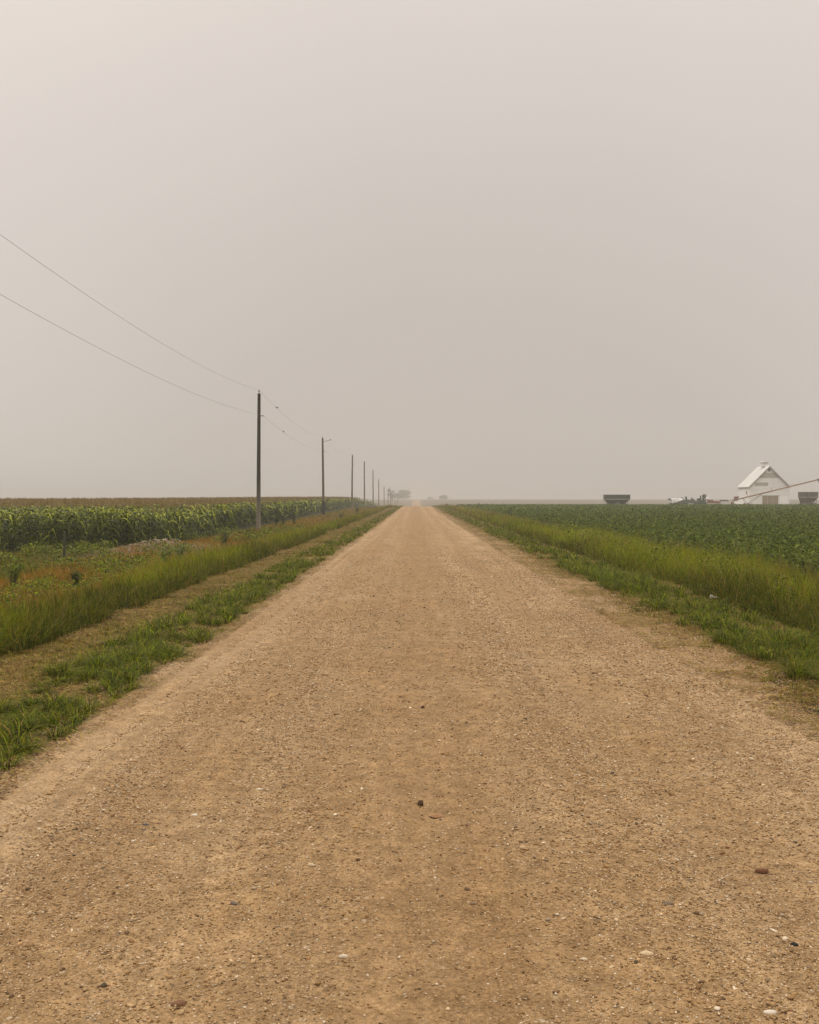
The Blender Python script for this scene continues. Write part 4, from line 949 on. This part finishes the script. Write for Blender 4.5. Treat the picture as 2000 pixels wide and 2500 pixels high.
# ------------------------------------------------------------------ hazy trees
M_bark = paint('bark', (.09, .075, .055), .9, .2, 2)
def tree(name, x, y, H, Wd, seed, label, dens=1.0, bare=.35, trunkh=.3):
    r_ = random.Random(seed); g0 = float(G(x, y)); r = empty(name, (x, y, g0))
    tb = MB(); tips = []; th = H * trunkh
    tb.tube([(0, 0, -.3), (.02 * H, 0, th * .6), (0, .01 * H, th), (0, 0, H * .75)], [H * .024, H * .019, H * .015, H * .004], 8)
    for k in range(26):
        f = r_.uniform(0, 1); z1_ = th + (H - th) * (.15 + .83 * f); rad = Wd / 2 * math.sqrt(max(.05, 1 - ((z1_ - (th + (H - th) * .52)) / ((H - th) * .52)) ** 2)) * r_.uniform(.55, 1.0); a = r_.uniform(0, 6.28)
        e = np.array([rad * math.cos(a), rad * math.sin(a), z1_]); s0 = np.array([0, 0, max(th * .7, z1_ - rad * 1.1 - H * .05)]); md = s0 * .5 + e * .5 + np.array([0, 0, H * .02])
        tb.tube([s0, md, e], [H * .009, H * .006, H * .002], 5)
        for w_ in (.55, .75, .9, 1.0): tips.append(s0 * (1 - w_) + e * w_)
        for q in range(4):
            b2 = e + np.array([r_.gauss(0, Wd * .09), r_.gauss(0, Wd * .09), r_.gauss(.02 * H, H * .04)]); tb.tube([md * .3 + e * .7, b2], [H * .003, H * .001], 4); tips.append(b2)
    trunk = tb.build('trunk', M_bark, r)
    T_ = np.array(tips); rg = np.random.default_rng(seed)
    n = int(2200 * dens); idx = rg.integers(0, len(T_), n); sel = rg.uniform(0, 1, len(T_)) > bare; idx = idx[sel[idx]]; n = len(idx)
    P_ = T_[idx] + rg.normal(0, Wd * .05, (n, 3)); s2 = rg.uniform(.12, .28, n) * (H / 12) * 1.6
    a = rg.normal(0, 1, (n, 3)); a /= np.linalg.norm(a, axis=1)[:, None]; b_ = np.cross(a, rg.normal(0, 1, (n, 3))); b_ /= np.linalg.norm(b_, axis=1)[:, None]
    V_ = np.stack([P_ - a * s2[:, None], P_ + b_ * s2[:, None] * .6, P_ + a * s2[:, None], P_ - b_ * s2[:, None] * .6], 1).reshape(-1, 3)
    cb = np.array([.075, .095, .03]) * rg.uniform(.6, 1.3, (n, 1))
    me = make_mesh('crown', V_, quads=(np.arange(n) * 4)[:, None] + np.array([[0, 1, 2, 3]]), mat=M_leaf, col=np.repeat(cb, 4, 0)); obj('crown', me, r)
    tag(r, label, 'tree', 'trees fading into the fog'); return r
tree('roadside_tree', X_at(957, 760), 760, EYE + 30 / 2430 * 760 - float(G(X_at(957, 760), 760)), 7.6, 3, 'thin bare-limbed tree just visible among the farthest utility poles', .5, .5)
tree('roadside_tree', X_at(987, 1080), 1080, EYE + 21 / 2430 * 1080 - float(G(X_at(987, 1080), 1080)), 15, 5, 'wide hazy tree right of the pole line, left of the road end', 5, .05, .15)
tree('roadside_tree', X_at(973, 980), 980, EYE + 15 / 2430 * 980 - float(G(X_at(973, 980), 980)), 8, 8, 'small hazy tree filling the gap between the thin tree and the wide one', 1.8, .15)
tree('roadside_tree', X_at(1083, 1060), 1060, EYE + 10 / 2430 * 1060 - float(G(X_at(1083, 1060), 1060)), 10, 9, 'rounded hazy tree right of the road end, alone on the far field', 4, .05, .08)
tree('roadside_tree', X_at(1052, 1150), 1150, EYE + 6 / 2430 * 1150 - float(G(X_at(1052, 1150), 1150)), 9, 12, 'faintest low tree beyond the road end, just right of the road', 3.0, .05, .08)

# ------------------------------------------------------------------ weeds, posts, rubble, litter
def leafy(name, x, y, H, Wd, seed, label, group, n=260, col=(.04, .065, .012), ls=.06, z=None):
    rg = np.random.default_rng(seed); g0 = float(G(x, y)) if z is None else z
    r = empty(name, (x, y, g0)); mb = MB(); tips = []
    for k in range(7):
        a = rg.uniform(0, 6.28); tx = math.cos(a) * Wd * .4 * rg.uniform(.3, 1); ty = math.sin(a) * Wd * .4 * rg.uniform(.3, 1); hh = H * rg.uniform(.7, 1)
        pts = [(0, 0, -.05), (tx * .3, ty * .3, hh * .4), (tx * .7, ty * .7, hh * .75), (tx, ty, hh)]; mb.tube(pts, [.012, .010, .007, .004], 5); tips.append(np.array(pts))
    mb.build('stem', M_dgreen if False else paint('weed_stem', (.08, .085, .03), .8), r)
    P_ = []
    for i in range(n):
        t_ = tips[i % 7]; s_ = rg.uniform(.15, 1) * 3; k = min(2, int(s_)); f = s_ - k; P_.append(t_[k] * (1 - f) + t_[k + 1] * f)
    P_ = np.array(P_) + rg.normal(0, Wd * .09, (n, 3)) * [1, 1, .5]; P_[:, 2] = np.maximum(P_[:, 2], .03)
    a = rg.normal(0, 1, (n, 3)); a[:, 2] *= .4; a /= np.linalg.norm(a, axis=1)[:, None]; b_ = np.cross(a, rg.normal(0, .3, (n, 3)) + [0, 0, 1]); b_ /= np.linalg.norm(b_, axis=1)[:, None]; s2 = rg.uniform(.6, 1.3, n) * ls
    V_ = np.stack([P_ - a * s2[:, None], P_ + b_ * s2[:, None] * .45, P_ + a * s2[:, None], P_ - b_ * s2[:, None] * .45], 1).reshape(-1, 3)
    cb = np.array(col) * rg.uniform(.65, 1.4, (n, 1))
    obj('leaves', make_mesh('leaves', V_, quads=(np.arange(n) * 4)[:, None] + np.array([[0, 1, 2, 3]]), mat=M_leaf, col=np.repeat(cb, 4, 0)), r)
    tag(r, label, 'weed', group); return r
gw = 'leafy weeds standing above the grass'
for (px, row, y, H, Wd, lab, colr, gx_) in (
    (674, 1276, 74, .95, .55, 'dark leafy weed nearest the foot of the closest pole', (.035, .05, .012), 1),
    (690, 1276, 76, .9, .6, 'dark leafy weed, middle one of three right of the closest pole', (.035, .05, .012), 1),
    (718, 1276, 78, 1.15, .7, 'dark leafy weed with a bare stalk, rightmost of three by the closest pole', (.035, .05, .012), 1),
    (871, 1256, 100, .95, .5, 'small dark weed in the pale grass right of the third pole', (.04, .055, .012), 1),
    (833, 1262, 96, .8, .6, 'low green weed in the grass below the third pole', (.06, .08, .02), 1),
    (1091, 1231, 176, .8, .7, 'dark bush on the grassy crest right of the road end', (.035, .055, .015), 1),
    (1117, 1238, 150, .9, .5, 'narrow green weed on the slope right of the road end', (.05, .08, .02), 1),
    (1243, 1254, 96, .9, .55, 'dark weed at the start of the soybean edge', (.045, .06, .015), 1),
    (406, 1395, 26.5, .75, .6, 'bright green broadleaf weed at the edge of the rust grass below the rubble', (.12, .17, .03), 1),
    (440, 1385, 28, .7, .5, 'light green thistle-like weed beside the rubble foreground', (.13, .17, .05), 1),
    (28, 1425, 22.5, .85, .55, 'bright green leafy weed at the left frame edge', (.14, .17, .02), 1),
    (185, 1425, 23.5, .55, .55, 'dark green low weed in the rust coloured grass', (.06, .08, .015), 1),
    (545, 1330, 44, .95, .9, 'dark clump of weeds right of the rubble heap', (.04, .055, .012), 1),
    (610, 1318, 50, .9, 1.0, 'dark wide clump of weeds in front of the closest pole', (.04, .055, .012), 1)):
    leafy('weed_plant', X_at(px, y), y, H, Wd, int(px), lab, gw, 320 if y < 60 else 160, colr, .05 if y < 60 else .08)
# corn-like volunteer at right edge
leafy('weed_plant', X_at(1975, 21), 21, 1.0, .7, 55, 'tall yellow green weed in the verge at the right frame edge', gw, 260, (.15, .18, .03), .06)
# fence posts
def post(px, y, H, r_, label, m_):
    x_ = X_at(px, y); g0 = float(G(x_, y)); e = empty('fence_post', (x_, y, g0))
    MB().tube([(0, 0, -.2), (.01, 0, H)], [r_, r_ * .9], 8).build('post_shaft', m_, e)
    MB().tube([(.01, 0, H - .02), (.012, 0, H + .03)], [r_ * 1.1, r_ * .5], 8).build('post_cap', m_, e); tag(e, label, 'post', 'short posts at the field edges')
M_post = paint('weathered_post', (.045, .045, .025), .9, .3, 4)
post(155, 36.5, 1.05, .05, 'dark short post in front of the corn at the left', M_post)
post(1169, 168, 1.15, .10, 'small dark post on the horizon between road and soybeans', M_post)
# rubble heap: earth mound and individual pale stones
hx, hy = -10.35, 40.0
gmx, gmy = np.meshgrid(np.linspace(-3.2, 3.2, 50), np.linspace(-2.6, 2.6, 40))
mz = .45 * np.exp(-((gmx / 1.9) ** 2 + (gmy / 1.3) ** 2)) * (.8 + .5 * fbm(gmx * 1.5 + 9, gmy * 1.5, 140)) - .06 * ((gmx / 3.2) ** 2 + (gmy / 2.6) ** 2)
def mound_z(x, y): 
    dx, dy = x - hx, y - hy
    return .45 * math.exp(-((dx / 1.9) ** 2 + (dy / 1.3) ** 2)) * (.8 + .5 * float(fbm(dx * 1.5 + 9, dy * 1.5, 140))) - .06 * ((dx / 3.2) ** 2 + (dy / 2.6) ** 2)
gz_ = G(gmx + hx, gmy + hy)
o = obj('earth_mound', make_mesh('earth_mound', np.stack([gmx, gmy, mz + gz_], -1).reshape(-1, 3), quads=grid_quads(50, 40), mat=paint('heap_soil', (.12, .085, .045), .95, .4, 3, bump=.6), smooth=True), loc=(hx, hy, 0))
tag(o, 'low earth mound carrying pale rubble in front of the corn', 'earth mound')
rub = [stone_mesh('rubble_stone', 1.0, (.25 + .05 * k, .19 + .042 * k, .125 + .035 * k), 300 + k, (1.1, .8, .6)) for k in range(4)]
gr = 'pale stones of the rubble heap by the corn'
for i in range(230):
    side = i % 3
    if side == 0: dx = random.gauss(-1.3, 1.0); dy = random.gauss(-.3, .7)
    elif side == 1: dx = random.gauss(.1, 1.3); dy = random.gauss(-.2, .8)
    else: dx = random.gauss(.3, .7); dy = random.gauss(-1.7, .35)
    x_, y_ = hx + dx, hy + dy; s_ = random.uniform(.05, .16)
    o = obj('rubble_stone', rub[i % 4], loc=(x_, y_, float(G(x_, y_)) + max(mound_z(x_, y_), 0) - s_ * .25 + (.12 if side == 2 else .08))); o.scale = (s_, s_, s_ * random.uniform(.7, 1.2)); o.rotation_euler = (random.uniform(-.4, .4), random.uniform(-.4, .4), random.uniform(0, 6.28))
    tag(o, 'pale cream rubble stone lying on the heap in front of the corn', 'stone', gr)
# crumpled white litter in right verge
rg = np.random.default_rng(4); v, f = rock_verts(2)
v = v * (1 + .35 * (rg.uniform(-1, 1, (len(v), 1)))) * np.array([.036, .03, .028]); v[:, 0] = np.where(v[:, 0] > .01, v[:, 0] * 2.3, v[:, 0]); v[:, 2] = np.where(v[:, 0] > .02, v[:, 2] * .4 - .012, v[:, 2])
lx, ly = X_at(1738, 16.6), 16.6
o = obj('crumpled_paper', make_mesh('crumpled_paper', v, tris=f, mat=paint('white_paper', (.50, .46, .40), .7, .05, 30)), loc=(lx, ly, float(G(lx, ly)) + .085)); tag(o, 'crumpled white scrap of paper in the short grass right of the road', 'litter')

# ------------------------------------------------------------------ haze
m, t = new_mat('morning_haze'); pv = N(t, 'ShaderNodeVolumePrincipled'); pv.inputs['Color'].default_value = (.65, .63, .605, 1); pv.inputs['Density'].default_value = .00105; pv.inputs['Anisotropy'].default_value = 0.0
o_ = N(t, 'ShaderNodeOutputMaterial'); L(t, pv.outputs[0], o_.inputs['Volume'])
hz = MB(); hz.box((0, 737.5, 4.5), (1610, 1535, 23)); o = hz.build('haze', m); tag(o, kind='stuff', label='pale morning haze lying over the fields and road', cat='haze')
